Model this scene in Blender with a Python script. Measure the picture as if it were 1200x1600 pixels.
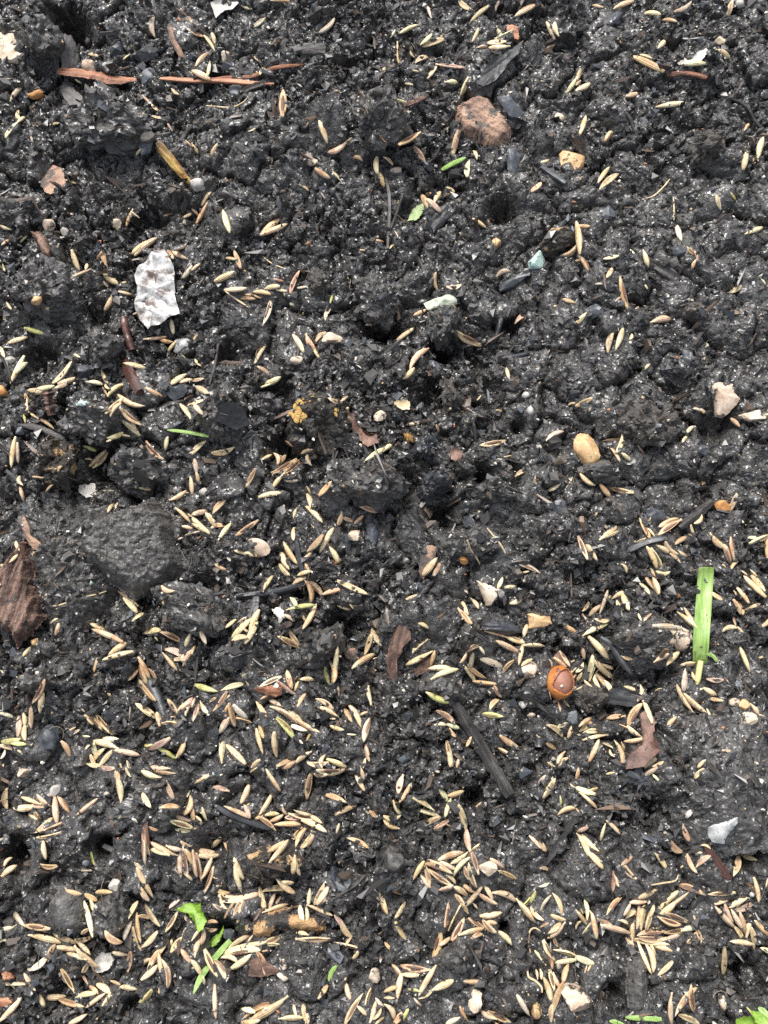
import bpy, math, random
import numpy as np
from mathutils import Vector, Matrix

for o in list(bpy.data.objects):
    bpy.data.objects.remove(o)
rng = np.random.default_rng(11)
random.seed(11)
SC = bpy.context.scene
COL = SC.collection
MM = 0.001

# ------------------------------------------------------------------ camera
TILT = math.radians(13.0)
TV, TH = 0.50, 0.375            # tangents of the half angles of view
DIST = 230.0                    # mm to the soil in the middle of the picture
FWD = np.array([0, math.sin(TILT), -math.cos(TILT)])
UPV = np.array([0, math.cos(TILT), math.sin(TILT)])
CAM = -FWD * DIST
cd = bpy.data.cameras.new('camera')
cam = bpy.data.objects.new('camera', cd)
COL.objects.link(cam)
cam.location = Vector(CAM * MM)
cam.rotation_euler = (TILT, 0, 0)
cd.sensor_fit = 'VERTICAL'
cd.sensor_height = 36.0
cd.lens = 18.0 / TV
cd.clip_start = 0.004
cd.clip_end = 100.0
SC.camera = cam

# ------------------------------------------------------------------ daylight (bright overcast)
SUN_EL, SUN_AZ = math.radians(54), math.radians(-18)   # azimuth from +Y towards +X
w = bpy.data.worlds.new('World')
SC.world = w
w.use_nodes = True
nt = w.node_tree
nt.nodes.clear()
sky = nt.nodes.new('ShaderNodeTexSky')
sky.sky_type = 'NISHITA'
sky.sun_disc = False
sky.sun_elevation = SUN_EL
sky.sun_rotation = SUN_AZ
sky.air_density = 1.0
sky.dust_density = 4.0
hs = nt.nodes.new('ShaderNodeHueSaturation')
hs.inputs['Saturation'].default_value = 0.42      # cloud cover: nearly white light
bg = nt.nodes.new('ShaderNodeBackground')
bg.inputs['Strength'].default_value = 0.085
wo = nt.nodes.new('ShaderNodeOutputWorld')
nt.links.new(sky.outputs[0], hs.inputs['Color'])
nt.links.new(hs.outputs[0], bg.inputs['Color'])
nt.links.new(bg.outputs[0], wo.inputs['Surface'])
sd = bpy.data.lights.new('sun', 'SUN')
sd.energy = 1.5
sd.angle = math.radians(18)
sd.color = (1.0, 0.97, 0.92)
sun = bpy.data.objects.new('sun', sd)
COL.objects.link(sun)
sdir = Vector((math.sin(SUN_AZ) * math.cos(SUN_EL), math.cos(SUN_AZ) * math.cos(SUN_EL), math.sin(SUN_EL)))
sun.rotation_euler = sdir.to_track_quat('Z', 'Y').to_euler()
sun.location = sdir * 2
SC.view_settings.view_transform = 'Standard'
SC.view_settings.look = 'None'
SC.view_settings.gamma = 1.0
SC.view_settings.exposure = 1.52
SC.view_settings.use_curve_mapping = False
SC.cycles.max_bounces = 5
SC.cycles.diffuse_bounces = 3
SC.cycles.glossy_bounces = 2
SC.cycles.use_denoising = False

# ------------------------------------------------------------------ helpers: picture <-> soil
def ray(px, py):
    return (px - 600.0) / 600.0 * TH * np.array([1, 0, 0]) + (800.0 - py) / 800.0 * TV * UPV + FWD

def on_plane(px, py, z=0.0):
    d = ray(px, py)
    return CAM + d * ((z - CAM[2]) / d[2])

def mmpx(py):                                    # mm per picture pixel at that height of the picture
    return abs(on_plane(601, py)[0] - on_plane(600, py)[0])

def srgb(r, g, b):
    f = lambda c: c / 12.92 if c <= 0.04045 else ((c + 0.055) / 1.055) ** 2.4
    return (f(r / 255), f(g / 255), f(b / 255))

# ------------------------------------------------------------------ materials
def nd(t, kind, **kw):
    n = t.nodes.new(kind)
    for k, v in kw.items():
        setattr(n, k, v)
    return n

def mat(name, cols, scale=700, rough=(0.45, 0.7), bump=0.5, bscale=2500, bdist=0.00025, grain=(1, 1, 1),
        spec=0.5, spots=None, lo=0.32, hi=0.68, transl=0.0, dirt=None, coat=0.0):
    m = bpy.data.materials.new(name)
    m.use_nodes = True
    t = m.node_tree
    L = t.links.new
    b = t.nodes['Principled BSDF']
    tc = nd(t, 'ShaderNodeTexCoord')
    oi = nd(t, 'ShaderNodeObjectInfo')
    off = nd(t, 'ShaderNodeVectorMath', operation='SCALE')
    cx = nd(t, 'ShaderNodeCombineXYZ')
    for i in range(3):
        L(oi.outputs['Random'], cx.inputs[i])
    L(cx.outputs[0], off.inputs[0])
    off.inputs['Scale'].default_value = 0.31
    ad = nd(t, 'ShaderNodeVectorMath', operation='ADD')
    L(tc.outputs['Object'], ad.inputs[0])
    L(off.outputs[0], ad.inputs[1])
    mp = nd(t, 'ShaderNodeMapping')
    mp.inputs['Scale'].default_value = grain
    L(ad.outputs[0], mp.inputs['Vector'])
    def noise(sc, det=6, rgh=0.6, vec=mp):
        n = nd(t, 'ShaderNodeTexNoise')
        n.inputs['Scale'].default_value = sc
        n.inputs['Detail'].default_value = det
        n.inputs['Roughness'].default_value = rgh
        L(vec.outputs[0], n.inputs['Vector'])
        return n
    n1 = noise(scale)
    cr = nd(t, 'ShaderNodeValToRGB')
    els = cr.color_ramp.elements
    while len(els) < len(cols):
        els.new(0.5)
    for i, c in enumerate(cols):
        els[i].position = lo + (hi - lo) * i / max(1, len(cols) - 1)
        els[i].color = (*c, 1)
    L(n1.outputs['Fac'], cr.inputs['Fac'])
    col = cr.outputs['Color']
    for sp in ([spots] if spots else []) + ([dirt] if dirt else []):
        c, thr, sc = sp
        n2 = noise(sc, 5, 0.65, ad)
        rp = nd(t, 'ShaderNodeMapRange')
        rp.inputs['From Min'].default_value = thr
        rp.inputs['From Max'].default_value = thr + 0.06
        L(n2.outputs['Fac'], rp.inputs['Value'])
        mx = nd(t, 'ShaderNodeMix', data_type='RGBA')
        L(rp.outputs[0], mx.inputs['Factor'])
        L(col, mx.inputs['A'])
        mx.inputs['B'].default_value = (*c, 1)
        col = mx.outputs['Result']
    L(col, b.inputs['Base Color'])
    n3 = noise(bscale * 0.35, 3, 0.5, ad)
    rr = nd(t, 'ShaderNodeMapRange')
    rr.inputs['From Min'].default_value = 0.35
    rr.inputs['From Max'].default_value = 0.65
    rr.inputs['To Min'].default_value = rough[0]
    rr.inputs['To Max'].default_value = rough[1]
    L(n3.outputs['Fac'], rr.inputs['Value'])
    L(rr.outputs[0], b.inputs['Roughness'])
    b.inputs['Specular IOR Level'].default_value = spec
    b.inputs['Coat Weight'].default_value = coat
    b.inputs['Coat Roughness'].default_value = 0.29
    if bump:
        n4 = noise(bscale, 6, 0.7)
        bp = nd(t, 'ShaderNodeBump')
        bp.inputs['Strength'].default_value = bump
        bp.inputs['Distance'].default_value = bdist
        L(n4.outputs['Fac'], bp.inputs['Height'])
        L(bp.outputs[0], b.inputs['Normal'])
    if transl:
        tr = nd(t, 'ShaderNodeBsdfTranslucent')
        L(col, tr.inputs['Color'])
        ms = nd(t, 'ShaderNodeMixShader')
        ms.inputs['Fac'].default_value = transl
        out = t.nodes['Material Output']
        L(b.outputs[0], ms.inputs[1])
        L(tr.outputs[0], ms.inputs[2])
        L(ms.outputs[0], out.inputs['Surface'])
    return m

SOILC = [(0.013, 0.0126, 0.0123), (0.034, 0.0328, 0.0318), (0.080, 0.0765, 0.073)]
DIRT = (0.035, 0.031, 0.028)
M = {}
M['soil'] = mat('soil', SOILC, 420, (0.30, 0.55), 0.8, 1500, 0.0006, coat=0.85, spots=((0.055, 0.044, 0.034), 0.66, 1500), spec=0.5)
M['clod'] = mat('clod', [(0.022, 0.0212, 0.0205), (0.048, 0.046, 0.044), (0.095, 0.090, 0.085)], 500, (0.33, 0.6), 0.8, 1500, 0.0005, coat=0.6,
                spots=((0.09, 0.072, 0.052), 0.68, 1700))
M['clod_grey'] = mat('clod_grey', [(0.03, 0.027, 0.025), (0.06, 0.054, 0.048), (0.11, 0.098, 0.086)], 600, (0.45, 0.7), 0.8, 1500, 0.0005)
M['clod_crust'] = mat('clod_crust', [(0.02, 0.017, 0.014), (0.04, 0.033, 0.026)], 500, (0.5, 0.8), 0.8, 2500, 0.0003,
                      spots=((0.40, 0.27, 0.14), 0.56, 240))
M['clod_yellow'] = mat('clod_yellow', [(0.02, 0.018, 0.016), (0.045, 0.039, 0.033)], 500, (0.45, 0.75), 0.8, 2500, 0.0003)
M['crumb'] = mat('crumb', [(0.006, 0.0055, 0.005), (0.018, 0.016, 0.015), (0.042, 0.038, 0.035)], 260, (0.3, 0.6), 0.5, 3500, 0.0002, spec=0.55)
M['char'] = mat('char', [(0.012, 0.013, 0.015), (0.03, 0.033, 0.038), (0.06, 0.066, 0.075)], 500, (0.28, 0.5), 0.5, 1500, 0.0003,
                grain=(0.25, 1, 1), spec=0.6)
M['flake'] = mat('flake', [(0.022, 0.025, 0.03), (0.05, 0.056, 0.065), (0.10, 0.11, 0.125)], 500, (0.3, 0.5), 0.35, 1800, 0.0002, spec=0.6)
M['dark_stone'] = mat('dark_stone', [(0.034, 0.033, 0.032), (0.070, 0.067, 0.063), (0.125, 0.119, 0.110)], 700, (0.38, 0.6), 0.8, 1500, 0.0004, coat=0.4,
                      spots=((0.1, 0.09, 0.075), 0.69, 2200))
M['grey_stone'] = mat('grey_stone', [(0.08, 0.09, 0.10), (0.17, 0.185, 0.2)], 700, (0.4, 0.6), 0.4, 2000)
M['cream_stone'] = mat('cream_stone', [(0.36, 0.28, 0.19), (0.55, 0.46, 0.35), (0.66, 0.58, 0.47)], 420, (0.5, 0.7), 0.5, 2200, dirt=(DIRT, 0.58, 380))
M['pink_stone'] = mat('pink_stone', [(0.32, 0.22, 0.155), (0.52, 0.41, 0.31), (0.62, 0.53, 0.43)], 420, (0.5, 0.7), 0.5, 2200, dirt=(DIRT, 0.56, 330))
M['tan_stone'] = mat('tan_stone', [(0.34, 0.21, 0.10), (0.52, 0.34, 0.17), (0.62, 0.45, 0.26)], 420, (0.45, 0.7), 0.5, 2200, dirt=((0.10, 0.065, 0.035), 0.6, 420))
M['orange_stone'] = mat('orange_stone', [(0.42, 0.19, 0.06), (0.55, 0.29, 0.11)], 500, (0.4, 0.6), 0.4, 2200, dirt=((0.10, 0.055, 0.03), 0.62, 450))
M['green_stone'] = mat('green_stone', [(0.28, 0.42, 0.38), (0.48, 0.60, 0.54)], 500, (0.5, 0.7), 0.4, 2200, dirt=((0.04, 0.07, 0.06), 0.57, 600))
M['lichen_stone'] = mat('lichen_stone', [(0.20, 0.25, 0.19), (0.44, 0.48, 0.38), (0.64, 0.66, 0.56)], 600, (0.5, 0.7), 0.5, 2200, dirt=((0.06, 0.055, 0.04), 0.6, 650))
M['white_stone'] = mat('white_stone', [(0.32, 0.30, 0.27), (0.52, 0.50, 0.46)], 500, (0.45, 0.7), 0.4, 2200, dirt=(DIRT, 0.6, 500))
M['glass_stone'] = mat('glass_stone', [(0.16, 0.175, 0.18), (0.31, 0.32, 0.315), (0.48, 0.48, 0.46)], 420, (0.2, 0.4), 0.5, 1500, spec=0.6, dirt=(DIRT, 0.64, 500))
M['bark_pink'] = mat('bark_pink', [(0.12, 0.075, 0.055), (0.30, 0.19, 0.135), (0.48, 0.32, 0.22)], 330, (0.55, 0.8), 1.0, 1400, 0.0005,
                     grain=(0.5, 1, 1), dirt=((0.10, 0.085, 0.075), 0.52, 260))
M['bark_red'] = mat('bark_red', [(0.028, 0.016, 0.012), (0.11, 0.062, 0.045), (0.27, 0.17, 0.125)], 700, (0.45, 0.7), 1.0, 1500, 0.0005,
                    grain=(0.18, 1, 1), dirt=(DIRT, 0.62, 260))
M['bark_tan'] = mat('bark_tan', [(0.12, 0.06, 0.03), (0.36, 0.215, 0.10), (0.52, 0.35, 0.18)], 420, (0.5, 0.7), 0.9, 1500, 0.0005,
                    grain=(0.25, 1, 1), dirt=(DIRT, 0.50, 260))
M['wood_grey'] = mat('wood_grey', [(0.03, 0.028, 0.027), (0.085, 0.08, 0.077), (0.16, 0.15, 0.145)], 600, (0.4, 0.65), 0.9, 1500, 0.0004, grain=(0.12, 1, 1))
M['wood_red'] = mat('wood_red', [(0.08, 0.032, 0.02), (0.28, 0.12, 0.065), (0.48, 0.26, 0.15)], 600, (0.4, 0.65), 0.7, 1600, 0.0004, grain=(0.12, 1, 1),
                    dirt=(DIRT, 0.64, 300))
M['twig'] = mat('twig', [(0.022, 0.009, 0.007), (0.065, 0.027, 0.02), (0.11, 0.05, 0.038)], 500, (0.25, 0.45), 0.5, 1500, 0.0003, grain=(0.1, 1, 1), coat=0.3)
M['twig_dark'] = mat('twig_dark', [(0.012, 0.011, 0.011), (0.035, 0.032, 0.031), (0.075, 0.07, 0.067)], 600, (0.35, 0.55), 0.8, 1500, 0.0004, grain=(0.1, 1, 1))
M['amber'] = mat('amber', [(0.05, 0.025, 0.006), (0.24, 0.13, 0.025), (0.46, 0.31, 0.09)], 500, (0.35, 0.6), 0.8, 1500, 0.0004, grain=(0.12, 1, 1), dirt=((0.05, 0.028, 0.012), 0.58, 420))
M['foil'] = mat('foil', [(0.12, 0.095, 0.085), (0.29, 0.275, 0.265), (0.53, 0.54, 0.53)], 420, (0.3, 0.5), 0.4, 1500, 0.0003, spec=0.6,
                dirt=((0.11, 0.075, 0.065), 0.60, 260), lo=0.36, hi=0.58)
M['paper'] = mat('paper', [(0.48, 0.44, 0.38), (0.64, 0.62, 0.57)], 300, (0.5, 0.7), 0.3, 1800, dirt=((0.2, 0.16, 0.12), 0.65, 400))
M['leaf'] = mat('leaf', [(0.13, 0.25, 0.025), (0.24, 0.41, 0.045), (0.36, 0.52, 0.10)], 500, (0.3, 0.5), 0.5, 900, 0.0004, transl=0.3)
M['leaf_pale'] = mat('leaf_pale', [(0.26, 0.36, 0.14), (0.42, 0.50, 0.26)], 300, (0.4, 0.6), 0.3, 1200, transl=0.2)
M['leaf_brown'] = mat('leaf_brown', [(0.055, 0.028, 0.022), (0.15, 0.085, 0.065), (0.25, 0.15, 0.11)], 260, (0.35, 0.6), 0.7, 1200, 0.0004, dirt=(DIRT, 0.62, 400))
M['leaf_dark'] = mat('leaf_dark', [(0.012, 0.012, 0.013), (0.028, 0.029, 0.031), (0.055, 0.056, 0.06)], 420, (0.3, 0.5), 0.7, 1200, 0.0004, grain=(0.2, 1, 1))
M['grass'] = mat('grass', [(0.15, 0.28, 0.06), (0.26, 0.41, 0.105), (0.40, 0.53, 0.19)], 1300, (0.35, 0.5), 0.4, 2600, 0.0002, grain=(0.04, 1, 1), transl=0.2,
                 dirt=((0.09, 0.12, 0.04), 0.70, 420))
M['grass_base'] = mat('grass_base', [(0.45, 0.47, 0.14), (0.62, 0.60, 0.28)], 500, (0.4, 0.5), 0.3, 2000, grain=(0.1, 1, 1))
M['root'] = mat('root', [(0.42, 0.32, 0.18), (0.66, 0.54, 0.34)], 500, (0.4, 0.6), 0.2, 2000)
M['shell'] = mat('shell', [(0.26, 0.085, 0.02), (0.42, 0.15, 0.035), (0.52, 0.235, 0.06)], 260, (0.35, 0.55), 0.5, 1200, 0.0003, coat=0.1,
                 dirt=((0.13, 0.06, 0.04), 0.58, 500))
M['kernel'] = mat('kernel', [(0.20, 0.08, 0.05), (0.30, 0.14, 0.095)], 260, (0.42, 0.6), 0.4, 1200, 0.0003, dirt=((0.12, 0.055, 0.035), 0.6, 420))
M['lichen'] = mat('lichen', [(0.28, 0.16, 0.045), (0.46, 0.31, 0.09)], 900, (0.6, 0.8), 0.8, 3000)
M['fibre'] = mat('fibre', [(0.03, 0.026, 0.023), (0.10, 0.085, 0.07), (0.3, 0.25, 0.18)], 60, (0.5, 0.7), 0, 2000)

def tinted(name, from_attr):
    """husk of a grass seed: own tint, veins along it, brown blush"""
    m = bpy.data.materials.new(name)
    m.use_nodes = True
    t = m.node_tree
    L = t.links.new
    b = t.nodes['Principled BSDF']
    if from_attr:
        a = nd(t, 'ShaderNodeAttribute', attribute_name='tint')
        base = a.outputs['Color']
    else:
        a = nd(t, 'ShaderNodeObjectInfo')
        base = a.outputs['Color']
    uv = nd(t, 'ShaderNodeUVMap')
    sp = nd(t, 'ShaderNodeSeparateXYZ')
    L(uv.outputs[0], sp.inputs[0])
    geo = nd(t, 'ShaderNodeNewGeometry')
    n1 = nd(t, 'ShaderNodeTexNoise')
    n1.inputs['Scale'].default_value = 330
    n1.inputs['Detail'].default_value = 3
    L(geo.outputs['Position'], n1.inputs['Vector'])
    rp = nd(t, 'ShaderNodeMapRange')
    rp.inputs['From Min'].default_value = 0.48
    rp.inputs['From Max'].default_value = 0.68
    rp.inputs['To Max'].default_value = 0.75
    L(n1.outputs['Fac'], rp.inputs['Value'])
    mul = nd(t, 'ShaderNodeMix', data_type='RGBA', blend_type='MULTIPLY')
    L(rp.outputs[0], mul.inputs['Factor'])
    L(base, mul.inputs['A'])
    mul.inputs['B'].default_value = (0.66, 0.47, 0.38, 1)
    # pale tip and base
    tip = nd(t, 'ShaderNodeMapRange')
    tip.inputs['From Min'].default_value = 0.66
    tip.inputs['From Max'].default_value = 0.97
    tip.inputs['To Max'].default_value = 0.6
    L(sp.outputs['X'], tip.inputs['Value'])
    mt = nd(t, 'ShaderNodeMix', data_type='RGBA')
    L(tip.outputs[0], mt.inputs['Factor'])
    L(mul.outputs['Result'], mt.inputs['A'])
    mt.inputs['B'].default_value = (0.74, 0.63, 0.43, 1)
    # veins
    vn = nd(t, 'ShaderNodeMath', operation='MULTIPLY')
    L(sp.outputs['Y'], vn.inputs[0])
    vn.inputs[1].default_value = 2 * math.pi * 11
    sn = nd(t, 'ShaderNodeMath', operation='SINE')
    L(vn.outputs[0], sn.inputs[0])
    vr = nd(t, 'ShaderNodeMapRange')
    vr.inputs['From Min'].default_value = 0.2
    vr.inputs['From Max'].default_value = 1.0
    vr.inputs['To Max'].default_value = 0.38
    L(sn.outputs[0], vr.inputs['Value'])
    mv = nd(t, 'ShaderNodeMix', data_type='RGBA', blend_type='MULTIPLY')
    L(vr.outputs[0], mv.inputs['Factor'])
    L(mt.outputs['Result'], mv.inputs['A'])
    mv.inputs['B'].default_value = (0.5, 0.4, 0.32, 1)
    # brown grain showing through along the middle
    dv = nd(t, 'ShaderNodeMath', operation='SUBTRACT')
    L(sp.outputs['Y'], dv.inputs[0])
    dv.inputs[1].default_value = 0.25
    av = nd(t, 'ShaderNodeMath', operation='ABSOLUTE')
    L(dv.outputs[0], av.inputs[0])
    wv_ = nd(t, 'ShaderNodeMath', operation='MULTIPLY_ADD')
    L(n1.outputs['Fac'], wv_.inputs[0])
    wv_.inputs[1].default_value = 0.16
    L(av.outputs[0], wv_.inputs[2])
    st = nd(t, 'ShaderNodeMapRange')
    st.inputs['From Min'].default_value = 0.20
    st.inputs['From Max'].default_value = 0.13
    L(wv_.outputs[0], st.inputs['Value'])
    le = nd(t, 'ShaderNodeMapRange')
    le.inputs['From Min'].default_value = 0.80
    le.inputs['From Max'].default_value = 0.62
    L(sp.outputs['X'], le.inputs['Value'])
    s1 = nd(t, 'ShaderNodeMath', operation='MULTIPLY')
    L(st.outputs[0], s1.inputs[0])
    L(le.outputs[0], s1.inputs[1])
    s2 = nd(t, 'ShaderNodeMath', operation='MULTIPLY')
    L(s1.outputs[0], s2.inputs[0])
    L(a.outputs['Alpha'], s2.inputs[1])
    ms_ = nd(t, 'ShaderNodeMix', data_type='RGBA')
    L(s2.outputs[0], ms_.inputs['Factor'])
    L(mv.outputs['Result'], ms_.inputs['A'])
    ms_.inputs['B'].default_value = (0.17, 0.085, 0.055, 1)
    mv = ms_
    n2 = nd(t, 'ShaderNodeTexNoise')
    n2.inputs['Scale'].default_value = 1500
    n2.inputs['Detail'].default_value = 4
    L(geo.outputs['Position'], n2.inputs['Vector'])
    sc = nd(t, 'ShaderNodeMapRange')
    sc.inputs['From Min'].default_value = 0.3
    sc.inputs['From Max'].default_value = 0.7
    sc.inputs['To Min'].default_value = 0.72
    sc.inputs['To Max'].default_value = 1.12
    L(n2.outputs['Fac'], sc.inputs['Value'])
    fin = nd(t, 'ShaderNodeMix', data_type='RGBA', blend_type='MULTIPLY')
    fin.inputs['Factor'].default_value = 1
    L(mv.outputs['Result'], fin.inputs['A'])
    L(sc.outputs[0], fin.inputs['B'])
    L(fin.outputs['Result'], b.inputs['Base Color'])
    b.inputs['Roughness'].default_value = 0.42
    b.inputs['Specular IOR Level'].default_value = 0.45
    bp = nd(t, 'ShaderNodeBump')
    bp.inputs['Strength'].default_value = 0.35
    bp.inputs['Distance'].default_value = 0.0001
    L(sn.outputs[0], bp.inputs['Height'])
    L(bp.outputs[0], b.inputs['Normal'])
    return m
M['husk'] = tinted('husk', False)
M['husk_mass'] = tinted('husk_mass', True)
M['palea'] = mat('palea', [(0.05, 0.026, 0.017), (0.13, 0.07, 0.045), (0.22, 0.13, 0.08)], 300, (0.4, 0.6), 0.3, 2000)

def attr_mat(name, rough, coat=0.0):
    m = bpy.data.materials.new(name)
    m.use_nodes = True
    t = m.node_tree
    b = t.nodes['Principled BSDF']
    a = nd(t, 'ShaderNodeAttribute', attribute_name='tint')
    t.links.new(a.outputs['Color'], b.inputs['Base Color'])
    b.inputs['Roughness'].default_value = rough
    b.inputs['Coat Weight'].default_value = coat
    b.inputs['Coat Roughness'].default_value = 0.3
    return m
M['grit'] = attr_mat('grit', 0.5)
M['crumb_mass'] = attr_mat('crumb_mass', 0.42, 0.3)

# ------------------------------------------------------------------ mesh helpers
def new_mesh(name, verts_mm, faces, smooth=False):
    me = bpy.data.meshes.new(name)
    v = np.asarray(verts_mm, float) * MM
    if isinstance(faces, np.ndarray):
        n, k = faces.shape
        me.vertices.add(len(v))
        me.vertices.foreach_set('co', v.astype(np.float32).ravel())
        me.loops.add(n * k)
        me.loops.foreach_set('vertex_index', faces.astype(np.int32).ravel())
        me.polygons.add(n)
        me.polygons.foreach_set('loop_start', np.arange(0, n * k, k, dtype=np.int32))
        me.polygons.foreach_set('loop_total', np.full(n, k, dtype=np.int32))
        me.update(calc_edges=True)
    else:
        me.from_pydata([tuple(p) for p in v], [], faces)
        me.update()
    me.polygons.foreach_set('use_smooth', np.full(len(me.polygons), bool(smooth)))
    return me

def add(name, me, m, loc_mm=(0, 0, 0), rot=None, parent=None, label=None, cat=None, group=None, kind=None):
    if m is not None and not me.materials:
        me.materials.append(m)
    o = bpy.data.objects.new(name, me)
    COL.objects.link(o)
    if rot is not None:
        o.matrix_world = Matrix.Translation(Vector(loc_mm) * MM) @ rot.to_4x4()
    else:
        o.location = Vector(loc_mm) * MM
    if parent is not None:
        o.parent = parent
    for k, v in (('label', label), ('category', cat), ('group', group), ('kind', kind)):
        if v:
            o[k] = v
    return o

def vnoise(X, Y, cell, seed):
    r = np.random.default_rng(seed)
    G = r.random((256, 256))
    x = X / cell + 1000.37
    y = Y / cell + 1000.91
    xi = np.floor(x).astype(int)
    yi = np.floor(y).astype(int)
    fx = x - xi
    fy = y - yi
    fx = fx * fx * (3 - 2 * fx)
    fy = fy * fy * (3 - 2 * fy)
    a, b_, c, d = G[xi % 256, yi % 256], G[(xi + 1) % 256, yi % 256], G[xi % 256, (yi + 1) % 256], G[(xi + 1) % 256, (yi + 1) % 256]
    return (a * (1 - fx) + b_ * fx) * (1 - fy) + (c * (1 - fx) + d * fx) * fy - 0.5

def worley(X, Y, cell, seed):
    """distance to the nearest and to the second nearest of scattered points, in cells, and a random value of the nearest"""
    r = np.random.default_rng(seed)
    G = r.random((128, 128, 3))
    x, y = X / cell + 500.0, Y / cell + 500.0
    xi, yi = np.floor(x).astype(int), np.floor(y).astype(int)
    f1 = np.full(X.shape, 9.0)
    f2 = np.full(X.shape, 9.0)
    v = np.zeros(X.shape)
    for dx in (-1, 0, 1):
        for dy in (-1, 0, 1):
            g = G[(xi + dx) % 128, (yi + dy) % 128]
            d = np.hypot(xi + dx + g[..., 0] - x, yi + dy + g[..., 1] - y)
            nearer = d < f1
            f2 = np.where(nearer, f1, np.minimum(f2, d))
            v = np.where(nearer, g[..., 2], v)
            f1 = np.where(nearer, d, f1)
    return f1, f2, v

def noise3(P, cell, seed):
    """smooth value noise at points, -0.5 to 0.5"""
    G = np.random.default_rng(seed).random((32, 32, 32))
    p = P / cell + 400.0
    i = np.floor(p).astype(int)
    f = p - i
    f = f * f * (3 - 2 * f)
    o = 0
    for a in (0, 1):
        for b_ in (0, 1):
            for c in (0, 1):
                wgt = (f[:, 0] if a else 1 - f[:, 0]) * (f[:, 1] if b_ else 1 - f[:, 1]) * (f[:, 2] if c else 1 - f[:, 2])
                o = o + wgt * G[(i[:, 0] + a) % 32, (i[:, 1] + b_) % 32, (i[:, 2] + c) % 32]
    return o - 0.5

def rough_up(q, amps):
    """ragged soil surface on a lump given in mm: ridges and pits pushed along the radius"""
    off = rng.uniform(0, 50, 3)
    n = q / np.maximum(1e-6, np.linalg.norm(q, axis=1))[:, None]
    d = 0
    for cell, a in amps:
        v = noise3(q + off, cell, int(cell * 100))
        d = d + a * (0.5 - 2 * np.abs(v)) if cell < 2.5 else d + a * 2 * v
    return q + n * d[:, None]

# ------------------------------------------------------------------ the soil: one sheet, fine where the picture looks, growing coarser to the horizon
STEP = 0.3
FX = np.arange(-114, 114.01, STEP)
FY = np.arange(-121, 154.01, STEP)
def grow():
    st = list(STEP * 1.05 ** np.arange(1, 45))
    while sum(st) < 6000:
        st.append(st[-1] * 1.25)
    return np.cumsum(st)
XS = np.concatenate([FX[0] - grow()[::-1], FX, FX[-1] + grow()])
YS = np.concatenate([FY[0] - grow()[::-1], FY, FY[-1] + grow()])
X, Y = np.meshgrid(FX, FY, indexing='ij')

H = 5.0 * vnoise(X, Y, 46, 1) + 3.2 * vnoise(X, Y, 19, 2) + 1.8 * vnoise(X, Y, 8, 3)

# hollows (dark holes) and rises read from the picture: x, y, radius in picture pixels, depth in mm
PITS = [(100, 30, 28, 7), (120, 48, 20, 6), (60, 108, 22, 4), (150, 138, 26, 4), (785, 320, 22, 6), (600, 505, 36, 7), (578, 455, 18, 4), (745, 545, 24, 5),
        (672, 620, 30, 5), (690, 542, 18, 6), (632, 760, 24, 6), (752, 738, 12, 4), (545, 975, 28, 5), (525, 965, 18, 4), (350, 545, 20, 5), (445, 690, 34, 5),
        (20, 1335, 24, 7), (165, 1410, 16, 4), (160, 1322, 14, 6), (1180, 1540, 30, 7), (962, 1560, 15, 5), (347, 1468, 24, 5), (742, 1248, 16, 5),
        (1020, 1265, 24, 5), (790, 1450, 10, 4), (205, 1578, 16, 5), (235, 335, 26, 4), (150, 480, 24, 4), (800, 500, 26, 5), (170, 720, 26, 5),
        (215, 758, 20, 5), (530, 1000, 24, 4), (1060, 600, 20, 3), (690, 805, 22, 4), (590, 430, 24, 3), (1130, 660, 30, 4), (890, 690, 14, 3),
        (1175, 1330, 30, 5), (300, 330, 30, 3), (480, 930, 26, 3), (330, 1330, 22, 4), (560, 770, 22, 4), (440, 610, 22, 3), (810, 665, 10, 4),
        (320, 925, 26, 4), (85, 1560, 26, 3), (640, 320, 22, 3), (760, 600, 26, 3), (1010, 465, 26, 3), (60, 555, 24, 4), (1120, 760, 26, 3), (30, 985, 40, 3)]
for (x, y, r, d) in PITS:
    c = on_plane(x, y)
    R = r * mmpx(y)
    q = ((X - c[0]) ** 2 + (Y - c[1]) ** 2) / (R * R)
    H -= d * 1.8 * np.exp(-q * 1.1)
RISES = [(170, 190, 90, 3), (590, 190, 50, 3), (60, 60, 50, 3), (430, 230, 90, 2), (1040, 400, 110, 2), (985, 630, 70, 3), (600, 560, 60, 2), (560, 745, 70, 3),
         (1120, 1230, 110, 5), (640, 1180, 80, 3), (60, 450, 60, 3), (440, 1130, 90, 2), (1010, 1010, 50, 3), (680, 1380, 80, 2), (480, 1560, 90, 2), (820, 330, 50, 2),
         (230, 1250, 70, 3), (1060, 1530, 50, 3), (120, 1300, 60, 3), (900, 850, 70, 2), (660, 950, 60, 2), (900, 450, 60, 2)]
for (x, y, r, d) in RISES:
    c = on_plane(x, y)
    R = r * mmpx(y)
    q = ((X - c[0]) ** 2 + (Y - c[1]) ** 2) / (R * R)
    H += 1.4 * d * np.exp(-q)

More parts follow.
